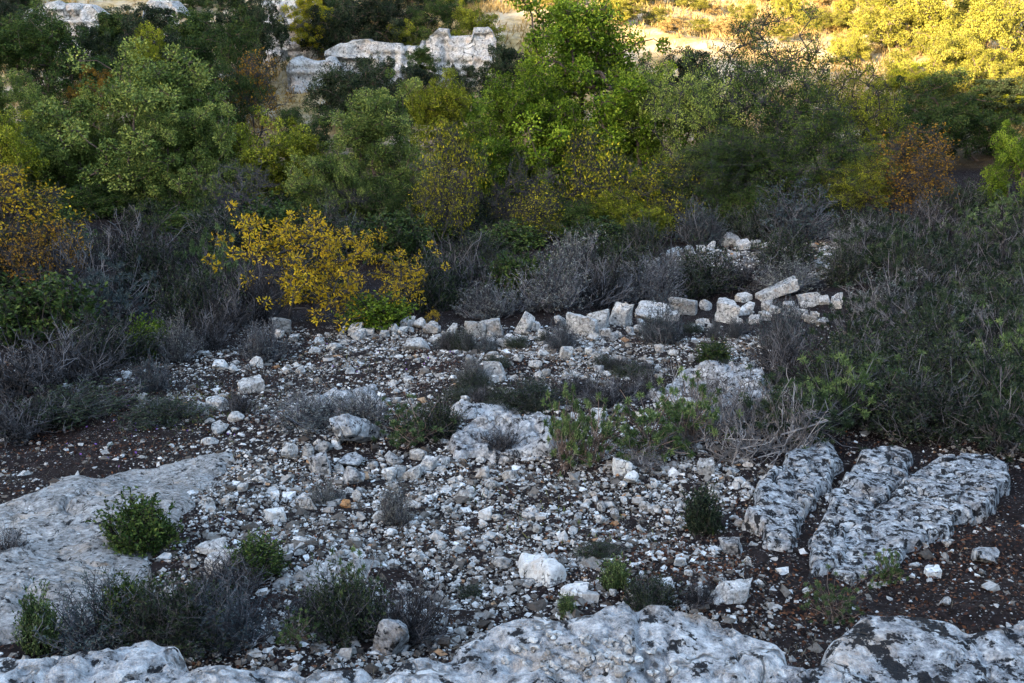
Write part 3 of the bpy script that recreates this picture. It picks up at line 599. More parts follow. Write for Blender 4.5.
# ------------------------------------------------------------------ plants: prototypes
def tree_proto(name, seed, Ht, Wd, nc, lpc, ls, cr, stems=1, twigs=6, lean=.0, low=.1, leafw=.55, wood=B_BROWN, core=.35, lobes=0):
    rng = np.random.default_rng(seed)
    D = rdir(rng, nc * 2); D[:, 2] = np.where(D[:, 2] < -.92, -D[:, 2], D[:, 2]); D = D[:nc]
    lump = 1 + .42 * vn(D[:, 0]*2.2 + seed, D[:, 1]*2.2, D[:, 2]*2.2, seed) + .12 * vn(D[:, 0]*5, D[:, 1]*5, D[:, 2]*5, seed + 1)
    r = rng.uniform(core, 1, nc)**.6 * lump
    C = np.stack([D[:, 0]*r*Wd/2, D[:, 1]*r*Wd/2, Ht*.50 + D[:, 2]*r*Ht*.46], -1)
    if lobes:
        cen = np.array([0, 0, Ht * .50]); Lc = cen + (C[:lobes] - cen) / np.maximum(r[:lobes], .3)[:, None] * rng.uniform(.62, .86, (lobes, 1)) * lump[:lobes, None]
        li = rng.integers(0, lobes, nc); lr = rng.uniform(.12, .19, lobes) * (1.25 if lobes > 16 else 1.0) * (Wd + Ht) / 2
        q = rdir(rng, nc) + [0, 0, .25]; C2 = Lc[li] + q * (lr[li] * rng.uniform(.25, 1, nc)**.5)[:, None]
        C = np.where((rng.uniform(size=nc) < .9)[:, None], C2, C)
    C[:, 2] = np.maximum(C[:, 2], low * Ht + rng.uniform(0, .15, nc) * Ht)
    crd = cr * Wd * rng.uniform(.6, 1.35, nc)
    nodes_, par = [], []
    for s in range(stems):
        a = rng.uniform(0, 6.28); off = .0 if stems == 1 else .12 * Wd
        last = -1; tip = np.array([math.cos(a), math.sin(a), 0]) * off * 1.6
        for q in range(5):
            nodes_.append(np.array([math.cos(a)*off*.5, math.sin(a)*off*.5, -.25]) * (1 - q/4) + (tip + [0, 0, Ht * .34]) * (q / 4) + rng.normal(size=3) * .04 * Ht * (q > 0) * (q < 4)); par.append(last); last = len(nodes_) - 1
    first = len(nodes_)
    endn = []
    for i in np.argsort(np.linalg.norm(C - [0, 0, Ht*.2], axis=1)):
        A = np.array(nodes_); dd = np.linalg.norm(A - C[i], axis=1) + .6 * np.maximum(A[:, 2] - C[i, 2], 0); dd[A[:, 2] < .12 * Ht] += 1
        j = int(np.argmin(dd)); last = j
        for q in (.5, 1.0):
            p = A[j] + (C[i] - A[j]) * q + (rng.normal(size=3) * .10 * np.linalg.norm(C[i] - A[j]) + [0, 0, .05 * np.linalg.norm(C[i] - A[j])] if q < 1 else 0)
            nodes_.append(p); par.append(last); last = len(nodes_) - 1
        endn.append(last)
    A = np.array(nodes_); par = np.array(par); cnt = np.zeros(len(A))
    for e in endn:
        k = e
        while k >= 0: cnt[k] += 1; k = par[k]
    rad = .024 * Wd * np.sqrt(cnt / nc) / math.sqrt(stems) ** .5 + .004 * Wd / 3
    m = par >= 0
    Vb, Fb = tubes(np.stack([A[par[m]], A[m]], 1), np.stack([rad[par[m]] * .95, rad[m]], 1), 5)
    tw = []
    if twigs:
        o = np.repeat(C, twigs, 0); d = rdir(rng, len(o)); d[:, 2] = d[:, 2] * .7 + .25
        L = np.repeat(crd, twigs)[:, None] * rng.uniform(.6, 1.25, (len(o), 1))
        mid = o + d * L * .5 + rng.normal(size=o.shape) * .06 * L
        tw = [tubes(np.stack([o, mid, o + d * L], 1), np.tile([.0045 * Wd / 3, .0035 * Wd / 3, .002 * Wd / 3], (len(o), 1)) * 1.2, 3)]
        Vb, Fb, _ = cat([(Vb, Fb, 0.), (tw[0][0], tw[0][1], 0.)])
    n = nc * lpc; ci = np.repeat(np.arange(nc), lpc)
    d = rdir(rng, n); rr = rng.uniform(.15, 1, n)**.5
    d2 = d * [1, 1, .92]; P = C[ci] + d2 * (rr * crd[ci])[:, None]
    dirs = d * .7 + rng.normal(size=(n, 3)) * .6 + [0, 0, .1]
    Vl, Fl = leaves(P, dirs, ls * rng.uniform(.7, 1.3, n), ls * leafw, rng, .9)
    ct = rng.uniform(0, 1, nc)
    t = np.clip(.5 * ct[ci] + .5 * rng.uniform(size=n), 0, 1)
    return {'trunk': mesh(name + '_wood', Vb, Fb, wood, np.full(len(Vb), .35)), 'crown': mesh(name + '_leaves', Vl, Fl, L_GREEN, np.repeat(t, 4)), 'H': Ht, 'W': Wd}
TR = {
 'dense': [tree_proto('dense_tree', 1000 + i, (5.5, 5.5, 4.1, 4.1, 3.4)[i], (5.0, 5.2, 5.2, 5.4, 5.6)[i], 330, 170, .078, .058, 1, 3, low=.04, leafw=.75, lobes=(17, 20, 17, 20, 20)[i]) for i in range(5)],
 'bushy': [tree_proto('bushy_tree', 1100 + i, (3.4, 3.4, 4.2, 4.2, 2.5, 2.2)[i], (3.4, 3.6, 3.0, 2.6, 3.6, 4.0)[i], 190, 130, .066, .068, 3, 4, low=.03, leafw=.75, lobes=17) for i in range(6)],
 'twiggy': [tree_proto('twiggy_tree', 1200 + i, (5.5, 4.6, 3.6)[i], (4.6, 4.6, 4.6)[i], 270, 110, .066, .07, 2, 12, low=.05, wood=B_GREY, lobes=24) for i in range(3)],
 'sparse': [tree_proto('sparse_shrub', 1300 + i, (3.2, 2.4, 2.0)[i], (2.7, 2.7, 2.7)[i], 130, 17, .080, .12, 5, 14, low=.02, wood=B_GREY, leafw=.7) for i in range(3)],
 'autumn': [tree_proto('autumn_shrub', 1500 + i, 1.7, 2.6, 130, 30, .062, .042, 7, 8, low=.08, wood=B_GREY, lobes=26, leafw=.45, core=.5) for i in range(2)],
 'bare': [tree_proto('bare_shrub', 1400 + i, 2.4, 2.6, 110, 4, .06, .13, 6, 16, low=.02, wood=B_GREY) for i in range(2)],
}
def sage_proto(name, seed, Wd, Ht, nst, side, lpt, ls, wood, leaf, thick=.0045, maxang=80, lw=.3, wild=.25):
    rng = np.random.default_rng(seed)
    a = rng.uniform(0, 6.283, nst); th = np.radians(maxang) * np.sqrt(rng.uniform(0, 1, nst))
    d = np.stack([np.sin(th)*np.cos(a), np.sin(th)*np.sin(a), np.cos(th)], -1)
    lump = 1 + .25 * vn(d[:, 0]*2.5 + seed, d[:, 1]*2.5, d[:, 2]*2.5, seed)
    tip = d * [Wd/2, Wd/2, Ht] * (rng.uniform(.62, 1.05, nst) * lump)[:, None] + [0, 0, .05]
    b = rng.normal(size=(nst, 3)) * [.09 * Wd, .09 * Wd, 0] + [0, 0, -.05]
    ts = np.linspace(0, 1, 4)
    P = b[:, None] * (1 - ts)[:, None] + tip[:, None] * ts[:, None]
    P[:, 1:3, 2] -= (np.sin(th) * .12 * Ht)[:, None] * [1, 1.]
    P[:, 1:] += rng.normal(size=(nst, 3, 3)) * .05 * Wd * wild * 2
    P[:, :, 2] = np.maximum(P[:, :, 2], -.05 + .0 * P[:, :, 2])
    Rr = thick * np.array([1.5, 1.1, .8, .35])[None] * rng.uniform(.7, 1.4, (nst, 1))
    V1, F1 = tubes(P, Rr, 3)
    ns = nst * side; si = np.repeat(np.arange(nst), side); tt = rng.uniform(.35, 1, ns) * 2.999
    k = tt.astype(int); fr = (tt - k)[:, None]
    o = P[si, k] * (1 - fr) + P[si, k + 1] * fr
    sd = (P[si, 3] - P[si, 2]); sd /= np.linalg.norm(sd, axis=1, keepdims=True)
    sd = sd * .8 + rdir(rng, ns) * .8 + [0, 0, .35]; sd /= np.linalg.norm(sd, axis=1, keepdims=True)
    L = Ht * rng.uniform(.12, .32, (ns, 1))
    e = o + sd * L; mid = o + sd * L * .5 + rng.normal(size=(ns, 3)) * .03 * Ht
    V2, F2 = tubes(np.stack([o, mid, e], 1), np.tile(thick * np.array([.6, .5, .3]), (ns, 1)), 3)
    sv = rng.uniform(size=nst)**1.6
    Vb, Fb, Tb = cat([(V1, F1, np.repeat(sv, 12)), (V2, F2, np.repeat(sv[si], 9))])
    pr = {'stems': mesh(name + '_wood', Vb, Fb, wood, Tb), 'H': Ht, 'W': Wd}
    if lpt:
        n = ns * lpt; li = np.repeat(np.arange(ns), lpt); f = rng.uniform(.2, 1.05, (n, 1))
        C = o[li] * (1 - f) + e[li] * f
        Vl, Fl = leaves(C, sd[li] * .7 + rdir(rng, n) * .9, ls * rng.uniform(.6, 1.3, n), ls * lw, rng)
        st = rng.uniform(size=nst)
        pr['foliage'] = mesh(name + '_leaves', Vl, Fl, leaf, np.repeat(np.clip(.4 * st[si[li]] + .6 * rng.uniform(size=n), 0, 1), 4))
    return pr
def tuft_proto(name, seed, Wd, Ht, nst, tips, nl, ll, leaf=L_TUFT, wood=B_GREY, sp=.22, lw=.17, thick=1.0):
    rng = np.random.default_rng(seed)
    a = rng.uniform(0, 6.283, nst); th = np.radians(76) * np.sqrt(rng.uniform(0.02, 1, nst))
    d = np.stack([np.sin(th)*np.cos(a), np.sin(th)*np.sin(a), np.cos(th)], -1)
    fork = d * [Wd/2, Wd/2, Ht] * rng.uniform(.25, .60, (nst, 1)); b = rng.normal(size=(nst, 3)) * [.07, .07, 0] * Wd + [0, 0, -.05]
    ts = np.linspace(0, 1, 4); P = b[:, None]*(1-ts)[:, None] + fork[:, None]*ts[:, None]; P[:, 1:3] += rng.normal(size=(nst, 2, 3)) * .03 * Wd
    V1, F1 = tubes(P, np.tile([.010, .009, .008, .006], (nst, 1)) * thick * rng.uniform(.7, 1.2, (nst, 1)), 4)
    n = nst * tips; fi = np.repeat(np.arange(nst), tips)
    e = fork[fi] + (d[fi] * .75 + rdir(rng, n) * .8 + [0, 0, .22]) * rng.uniform(.22, .55, (n, 1)) * Ht
    mid = (fork[fi] + e) / 2 + rng.normal(size=(n, 3)) * .03 * Wd - [0, 0, .03 * Ht]
    V2, F2 = tubes(np.stack([fork[fi], mid, e], 1), np.tile([.006, .005, .0035], (n, 1)) * thick, 3)
    pcs = [(V1, F1, 0.), (V2, F2, 0.)]
    Vb, Fb, _ = cat(pcs); Tb = np.concatenate([np.repeat(rng.uniform(size=nst), 16), np.repeat(rng.uniform(size=n), 9)])
    ax = e - mid; ax /= np.linalg.norm(ax, axis=1, keepdims=True)
    li = np.repeat(np.arange(n), nl); q = rdir(rng, len(li)); f = rng.uniform(0, .4, (len(li), 1))
    C = e[li] - ax[li] * f * sp * Ht * rng.uniform(.3, 1, (len(li), 1))
    dl = q * 1.1 + ax[li] * .5; keep = rng.uniform(size=n)[li] < .88
    C, dl, li = C[keep], dl[keep], li[keep]
    Vl, Fl = leaves(C, dl, ll * rng.uniform(.7, 1.25, len(C)), ll * lw, rng)
    tt = rng.uniform(size=n)
    return {'stems': mesh(name + '_wood', Vb, Fb, wood, Tb), 'foliage': mesh(name + '_leaves', Vl, Fl, leaf, np.repeat(np.clip(.5*tt[li] + .5*rng.uniform(size=len(li)), 0, 1), 4)), 'H': Ht, 'W': Wd}
SH = {
 'sage': [sage_proto('sage', 2000 + i, 1.0, .75, 115, 7, 4, .042, B_PALE, L_SAGE, .0058, maxang=82) for i in range(4)],
 'dead': [sage_proto('dead', 2100 + i, 1.2, .8, 95, 8, 0, .03, B_GREY, L_SAGE, .0075, 80, wild=.6) for i in range(3)],
 'branch': [sage_proto('branch', 2150 + i, 1.4, .6, 46, 7, 0, .03, B_BRANCH, L_SAGE, .010, 86, wild=1.0) for i in range(2)],
 'dusk': [sage_proto('dusk', 2200 + i, 1.2, .8, 170, 7, 4, .045, B_GREY, L_BURN, .005, 80, .45, .4) for i in range(4)],
 'leafy': [sage_proto('leafy', 2300 + i, 1.0, .75, 120, 7, 7, .055, B_DARK, L_DARK, .005, 80, .55, .4) for i in range(3)],
 'tuft': [tuft_proto('tuft', 2400 + i, 1.3, .75, 30, 5, 34, .066, sp=.12, lw=.17, thick=1.1) for i in range(4)],
 'star': [tuft_proto('star', 2450 + i, 1.15, .85, 22, 4, 56, .072, wood=B_BROWN, sp=.14, lw=.17, thick=1.3) for i in range(3)],
}
def plant(name, proto, base, w, h, label, cat_, group=None, leaf=None, wood=None, rot=None, seed=0, tip=0):
    rng = np.random.default_rng(seed + 11)
    o = obj(name, None, None, tuple(base)); tag(o, label, cat_, group)
    o.rotation_euler = (rng.uniform(-.06, .06) , rng.uniform(-.06, .06), rng.uniform(0, 6.28) if rot is None else rot)
    s = w / proto['W']; o.scale = (s, s, h / proto['H'])
    o.empty_display_size = .1
    for k in ('trunk', 'stems'):
        if k in proto: obj(k, proto[k], o, mat=wood)
    for k in ('crown', 'foliage'):
        if k in proto: obj(k, proto[k], o, mat=leaf)
    return o
cnt = [0]
def tree(px, d, top, wpx, kd, leaf, label, name='tree', group=None, wood=None, hs=1.0, sink=0):
    """tree at distance d whose crown top shows at pixel row top; foot on the ground"""
    cnt[0] += 1; i = cnt[0]
    d = d - 4.5 if 32.5 <= d <= 37 else (d - 2.8 if 29 <= d < 32.5 else d)
    zt = zat(top, d); x = xat(px, top, d); zb = float(H(x, d)) - sink
    h = max((zt - zb) / .97, .8); w = wpx * (d * cp - zt * sp) / FPX
    best = sorted(TR[kd], key=lambda q: abs(math.log(q['H'] / q['W'] / (h / w))))[:2]
    return plant(name, best[i % 2], (x, d, zb), w, h, label, 'tree' if 'tree' in name else 'shrub', group, leaf, wood, seed=i)
def shrub(px, py, wpx, hpx, kd, label, name='shrub', group=None, leaf=None, wood=None):
    """shrub whose foot shows at (px, py)"""
    cnt[0] += 1; i = cnt[0]
    p = g(px, py); k = mpp(p); p[1] += .15 * wpx * k; p[2] = float(H(p[0], p[1]))
    LB = TR if kd in TR else SH
    return plant(name, LB[kd][i % len(LB[kd])], p, wpx * k * 1.08, hpx * k * 1.05, label, 'shrub', group, leaf, wood, seed=i)

# ---- trees on the valley floor and the slope opposite
T = tree
T(585, 37, 0, 205, 'dense', L_GREEN, 'tallest bright green leafy tree in the middle of the wood')
T(520, 36, 90, 120, 'dense', L_GREEN, 'green tree crowded against the left side of the tallest tree')
T(640, 36, 75, 110, 'dense', L_GREEN, 'green tree crowded against the right side of the tallest tree')
T(115, 35, 70, 190, 'dense', L_SAGEG, 'wide grey-green rounded tree at the left')
T(60, 36, 105, 120, 'dense', L_SAGEG, 'grey-green tree in front of the dark tree at the left')
T(180, 34, 110, 110, 'dense', L_SAGEG, 'grey-green tree at the right shoulder of the wide left tree')
T(45, 45, 24, 120, 'dense', L_DARK, 'dark green round tree under the top left rock face')
T(258, 36, 116, 110, 'bushy', L_OLIVE, 'yellowish olive bushy tree left of centre')
T(300, 35, 128, 70, 'bushy', L_OLIVE, 'small olive tree beside the yellowish bushy one')
T(375, 35, 92, 130, 'dense', L_SAGEG, 'broad grey-green tree left of the tallest tree')
T(330, 33, 150, 80, 'bushy', L_SAGEG, 'low grey-green bush at the foot of the broad tree')
T(445, 38, 90, 90, 'dense', L_OLIVE, 'yellow-green tree below the cliff band')
T(770, 36, 24, 150, 'twiggy', L_DARK, 'tall dark tree with grey bare twigs right of centre')
T(700, 35, 60, 110, 'twiggy', L_SAGEG, 'dull green twiggy tree next to the tallest tree')
T(845, 36, 62, 130, 'twiggy', L_OLIVE, 'olive twiggy tree on the edge of the sunlight')
T(800, 34, 120, 130, 'twiggy', L_DARK, 'dark low tree above the grey sage shrubs at the right')
T(720, 33, 130, 100, 'twiggy', L_DARK, 'dark twiggy tree above the far stone wall')
T(870, 33, 150, 80, 'twiggy', L_OLIVE, 'olive bush left of the red and orange shrub')
T(925, 40, 84, 120, 'dense', L_DARK, 'dark green tree in shade under the sunlit trees')
T(985, 40, 104, 80, 'bushy', L_DARK, 'dark bush in shade at the right under the sunlit trees')
T(1022, 30, 135, 70, 'bushy', L_GREEN, 'green leafy bush cut by the right edge')
T(-10, 33, 110, 80, 'bushy', L_OLIVE, 'olive tree cut by the left edge')
T(12, 40, 75, 60, 'bushy', L_SAGEG, 'pale green bush by the left edge under the dark tree')
T(250, 44, 56, 74, 'sparse', L_ORA, 'orange-brown autumn tree at the upper left')
T(92, 43, 70, 40, 'bushy', L_ORA, 'small orange bush between the dark and the grey-green tree')
T(212, 43, 66, 60, 'bushy', L_DARK, 'dark green bush left of the orange-brown tree')
T(150, 47, 28, 46, 'bushy', L_OLIVE, 'yellowish bush under the top left rock faces')
T(195, 52, 4, 60, 'bushy', L_DARK, 'dark bush near the top edge left of the narrow rock face', wood=B_GREY)
T(235, 53, -6, 60, 'bushy', L_BURN, 'dusky bush at the top edge left of the narrow rock face')
T(345, 58, -2, 80, 'bushy', L_BURN, 'dusky bush at the top above the cliff band')
T(312, 58, -8, 50, 'bushy', L_YELG, 'yellow-green autumn bush at the top edge')
T(360, 48, 70, 110, 'bushy', L_BURN, 'dusky spreading bush at the foot of the cliff band')
T(412, 47, 62, 50, 'bushy', L_BURN, 'dusky bush covering the right part of the cliff band')
T(440, 58, 0, 60, 'bushy', L_DARK, 'dark bush on top of the cliff band')
T(385, 58, -4, 70, 'bushy', L_BURN, 'dusky bush on the cliff top near the top edge')
T(475, 57, 8, 56, 'bushy', L_OLIVE, 'olive bush on the cliff top at the edge of the sunlight')
T(110, 56, 8, 60, 'bushy', L_DARK, 'dark bush right of the top left rock face')
T(85, 52, 20, 40, 'bushy', L_BURN, 'dusky bush before the top left rock face')
T(10, 54, -4, 44, 'bushy', L_BURN, 'dusky bush in the top left corner')
for px, d, tp, w, lf, lb in [(302, 42, 104, 64, L_DARK, 'dark bush under the left end of the cliff'), (385, 41, 112, 70, L_DARK, 'dark bush between the broad tree and the yellow-green tree'), (545, 46, 56, 80, L_DARK, 'dark bush behind the left shoulder of the tallest tree'), (625, 46, 56, 70, L_BURN, 'dusky bush behind the right shoulder of the tallest tree'), (372, 53, 54, 46, L_BURN, 'small dusky bush in front of the long cliff band'), (425, 53, 44, 34, L_DARK, 'small dark bush in the gap of the cliff band'), (462, 52, 62, 40, L_BURN, 'dusky bush at the foot of the blocky cliff face'), (405, 58, 20, 50, L_OLIVE, 'olive bush hanging over the long cliff band'), (130, 50, 22, 70, L_BURN, 'wide dusky bush below the top left rock face'), (225, 48, 22, 90, L_DARK, 'wide dark bush behind the orange-brown tree'), (180, 46, 50, 60, L_BURN, 'dusky bush above the wide grey-green tree'), (265, 56, -6, 40, L_BURN, 'narrow dusky bush at the top edge by the narrow rock face'),
        (150, 55, 0, 60, L_BURN, 'dusky bush at the top edge beside the small pale rock face'), (30, 50, 14, 60, L_BURN, 'dusky bush at the foot of the top left rock face'), (505, 46, 40, 60, L_BURN, 'dusky bush between the cliff band and the tallest tree'), (690, 48, 44, 60, L_BURN, 'dusky brush right behind the tallest tree'), (460, 40, 88, 60, L_GREEN, 'small green tree below the right end of the cliff band')]:
    T(px, d, tp, w, 'bushy', lf, lb)
# sunlit trees at the upper right
for px, d, tp, w, lb in [(960, 58, -30, 110, 'tall sunlit yellow-green tree near the top right corner'), (1015, 54, 0, 110, 'sunlit tree in the top right corner'), (905, 58, 0, 90, 'sunlit tree left of the tall one at the upper right'),
        (870, 62, -12, 60, 'sunlit tree near the top edge at the right'), (930, 52, 38, 90, 'low sunlit tree above the dark bushes at the right'), (985, 50, 55, 80, 'low sunlit tree by the shade line at the right edge')]:
    T(px, d, tp, w, 'dense', L_LIT, lb)
for px, d, tp, w, lb in [(830, 62, 10, 44, 'sunlit bush on the golden slope'), (790, 66, -6, 40, 'small sunlit bush near the top edge'), (745, 66, 2, 34, 'sunlit scrub on the golden slope left of the others'), (850, 56, 36, 50, 'sunlit bush just above the shade line'), (690, 70, -6, 36, 'small bush high on the golden slope'), (640, 72, -10, 30, 'tiny bush on the golden slope above the tallest tree')]:
    T(px, d, tp, w, 'bushy', L_LIT, lb, 'bush')
# autumn shrubs before the wood
T(455, 31, 132, 76, 'sparse', L_YELG, 'thin grey-stemmed shrub sprinkled with yellow leaves left of centre', 'shrub')
T(440, 30, 170, 60, 'sparse', L_YELG, 'low shrub with scattered yellow leaves below the taller one', 'shrub')
T(520, 31, 165, 80, 'bare', L_YELG, 'dark leafless shrub under the tallest tree', 'shrub')
T(540, 30, 190, 70, 'sparse', L_YELG, 'sparse yellow-leaved shrub under the tallest tree', 'shrub')
T(600, 31, 140, 90, 'sparse', L_YELG, 'taller yellow-sprinkled shrub right under the tallest tree', 'shrub')
T(660, 31, 165, 84, 'sparse', L_YELG, 'wide yellow-green shrub right of the tallest tree', 'shrub')
T(630, 30, 195, 80, 'bushy', L_OLIVE, 'dark olive bush at the foot of the yellow shrubs', 'shrub')
T(580, 30, 205, 70, 'bushy', L_DARK, 'low dark green bush at the foot of the tallest tree', 'shrub')
T(915, 31, 128, 96, 'sparse', L_ORA, 'red and orange autumn shrub at the right under the dark trees', 'shrub')
T(930, 30, 150, 70, 'sparse', L_ORA, 'lower orange shrub merging into the red one', 'shrub')
T(240, 31, 168, 74, 'bare', L_OLIVE, 'pale grey leafless shrub left of centre', 'shrub', wood=B_PALE)
T(345, 31, 185, 66, 'bare', L_SAGEG, 'grey leafless shrub above the bright yellow one', 'shrub')
T(180, 31, 200, 90, 'bushy', L_DARK, 'dark green bush at the foot of the wide left tree', 'shrub')
T(395, 31, 190, 80, 'bushy', L_DARK, 'dark green bush right behind the bright yellow shrub', 'shrub')
T(100, 32, 190, 90, 'bushy', L_DARK, 'dark bush in the shade at the left', 'shrub')
T(755, 31, 190, 90, 'bushy', L_DARK, 'dark bush behind the far stone wall', 'shrub')
T(10, 20, 170, 125, 'sparse', L_YEL, 'yellow and orange autumn tree at the left edge', 'small_tree')
T(38, 19.4, 225, 90, 'sparse', L_ORA, 'low orange-leaved shrub under the left autumn tree', 'shrub')
# bright yellow shrub
shrub(285, 325, 165, 100, 'autumn', 'bright yellow autumn shrub with grey stems left of centre', leaf=L_YEL)
shrub(370, 328, 125, 80, 'autumn', 'right-hand bright yellow shrub beside the larger yellow one', leaf=L_YEL)
shrub(250, 322, 70, 60, 'dead', 'grey bare stems standing in the bright yellow shrub')
shrub(375, 330, 70, 30, 'leafy', 'low green leafy plant under the yellow shrub', leaf=L_GREEN)
shrub(433, 325, 14, 14, 'autumn', 'tiny yellow sprig above the left end of the wall', leaf=L_YEL)

# ---- grey shrubs behind the walls and the left thicket
GS = [(490, 318, 64, 34, 'sage', 'round pale grey cushion shrub above the left part of the wall', None), (550, 310, 84, 52, 'sage', 'tall grey sage shrub behind the middle of the wall', None), (600, 308, 80, 50, 'dead', 'dry grey shrub behind the pointed wall boulder', None),
 (648, 305, 80, 44, 'sage', 'grey shrub behind the wall below the far rubble', None), (700, 298, 80, 44, 'dusk', 'dusky shrub between the two stone walls', None), (790, 292, 70, 30, 'sage', 'low pale lilac-grey cushion behind the slanting slab', None), (795, 243, 100, 48, 'sage', 'large silver-grey sage shrub above the far wall', L_BLUE),
 (750, 242, 60, 34, 'dusk', 'dusky shrub left of the large silver sage', None), (700, 244, 60, 36, 'sage', 'grey-green sage at the foot of the wood', L_BLUE), (860, 262, 60, 40, 'sage', 'grey shrub right of the far rubble', None), (790, 275, 70, 38, 'dusk', 'dusky green shrub right of the far rubble heap', None),
 (430, 312, 70, 60, 'dusk', 'dusky shrub right of the yellow shrub', None), (460, 300, 80, 60, 'dead', 'dark dry shrub above the pale cushion', None), (515, 300, 60, 44, 'leafy', 'dark green leafy shrub among the grey ones behind the wall', None), (640, 262, 60, 40, 'dusk', 'dusky shrub left of the far wall', None),
 (575, 285, 80, 50, 'sage', 'grey sage further back behind the wall', None), (620, 285, 70, 40, 'dusk', 'dusky shrub further back behind the pointed boulder', None), (672, 285, 70, 34, 'dead', 'dry shrub just below the far wall', None), (745, 290, 70, 36, 'dead', 'dry lilac-grey shrub left of the slanting slab', None),
 (262, 362, 54, 38, 'sage', 'round silver-grey sage cushion beside the pale upright stone', None), (150, 392, 42, 34, 'sage', 'small round silver sage cushion on the brown earth', L_BLUE), (175, 362, 40, 50, 'sage', 'slim grey sage behind the bright green bush', None), (147, 360, 44, 38, 'leafy', 'small bright green bush in the left thicket', L_GREEN),
 (110, 325, 90, 60, 'tuft', 'blue-green tufted shrub in the left thicket', L_BLUE), (150, 300, 80, 60, 'dusk', 'dusky shrub behind the blue-green tufted one', None), (75, 300, 90, 66, 'dead', 'grey bare shrub behind the left thicket', None), (190, 330, 80, 56, 'dusk', 'dusky shrub left of the yellow shrub', None),
 (125, 265, 100, 50, 'dead', 'arching pale bare shrub at the edge of the left wood', None), (215, 300, 70, 60, 'tuft', 'green tufted shrub left of the yellow shrub', None), (205, 350, 60, 40, 'dead', 'dark dry twigs left of the sage cushion', None), (40, 345, 110, 60, 'leafy', 'dark green shrub under the left autumn tree', None),
 (15, 400, 120, 60, 'dead', 'tangle of bare grey branches at the left edge', None), (70, 385, 100, 60, 'dead', 'tangle of dry brush right of the left-edge branches', None), (105, 370, 90, 50, 'dusk', 'dusky shrub above the brown earth', None), (10, 440, 90, 44, 'dead', 'dark dry brush low at the left edge', None), (60, 425, 120, 26, 'dusk', 'low brown dry mat on the earth at the left', None), (160, 425, 90, 18, 'dusk', 'low dark green mat right of the brown mat', None),
 (225, 335, 60, 44, 'dead', 'bare twigs at the left foot of the yellow shrub', None), (310, 300, 70, 50, 'dusk', 'dusky brush behind the yellow shrub', None), (50, 270, 90, 40, 'dusk', 'dusky shrub at the foot of the left trees', None), (10, 290, 80, 60, 'dusk', 'dusky shrub behind the left autumn tree', None)]
GS += [(330, 258, 90, 44, 'dusk', 'dusky shrub right behind the bright yellow shrub', None), (395, 262, 80, 44, 'leafy', 'dark leafy shrub behind the right end of the yellow shrub', None), (270, 250, 80, 44, 'leafy', 'dark leafy shrub behind the left end of the yellow shrub', None), (215, 255, 80, 44, 'dusk', 'dusky shrub up-slope of the green tufted one', None), (360, 236, 90, 40, 'dusk', 'dusky shrub at the wood edge behind the yellow shrub', None), (300, 234, 80, 36, 'leafy', 'dark shrub at the wood edge left of the dusky one', None), (865, 250, 60, 44, 'dusk', 'dusky shrub filling the gap below the red shrub', None), (845, 285, 50, 36, 'dusk', 'dusky shrub right of the slanting slab', None)]
for px, py, w, h, kd, lb, lf in GS: shrub(px, py, w, h, kd, lb, leaf=lf)
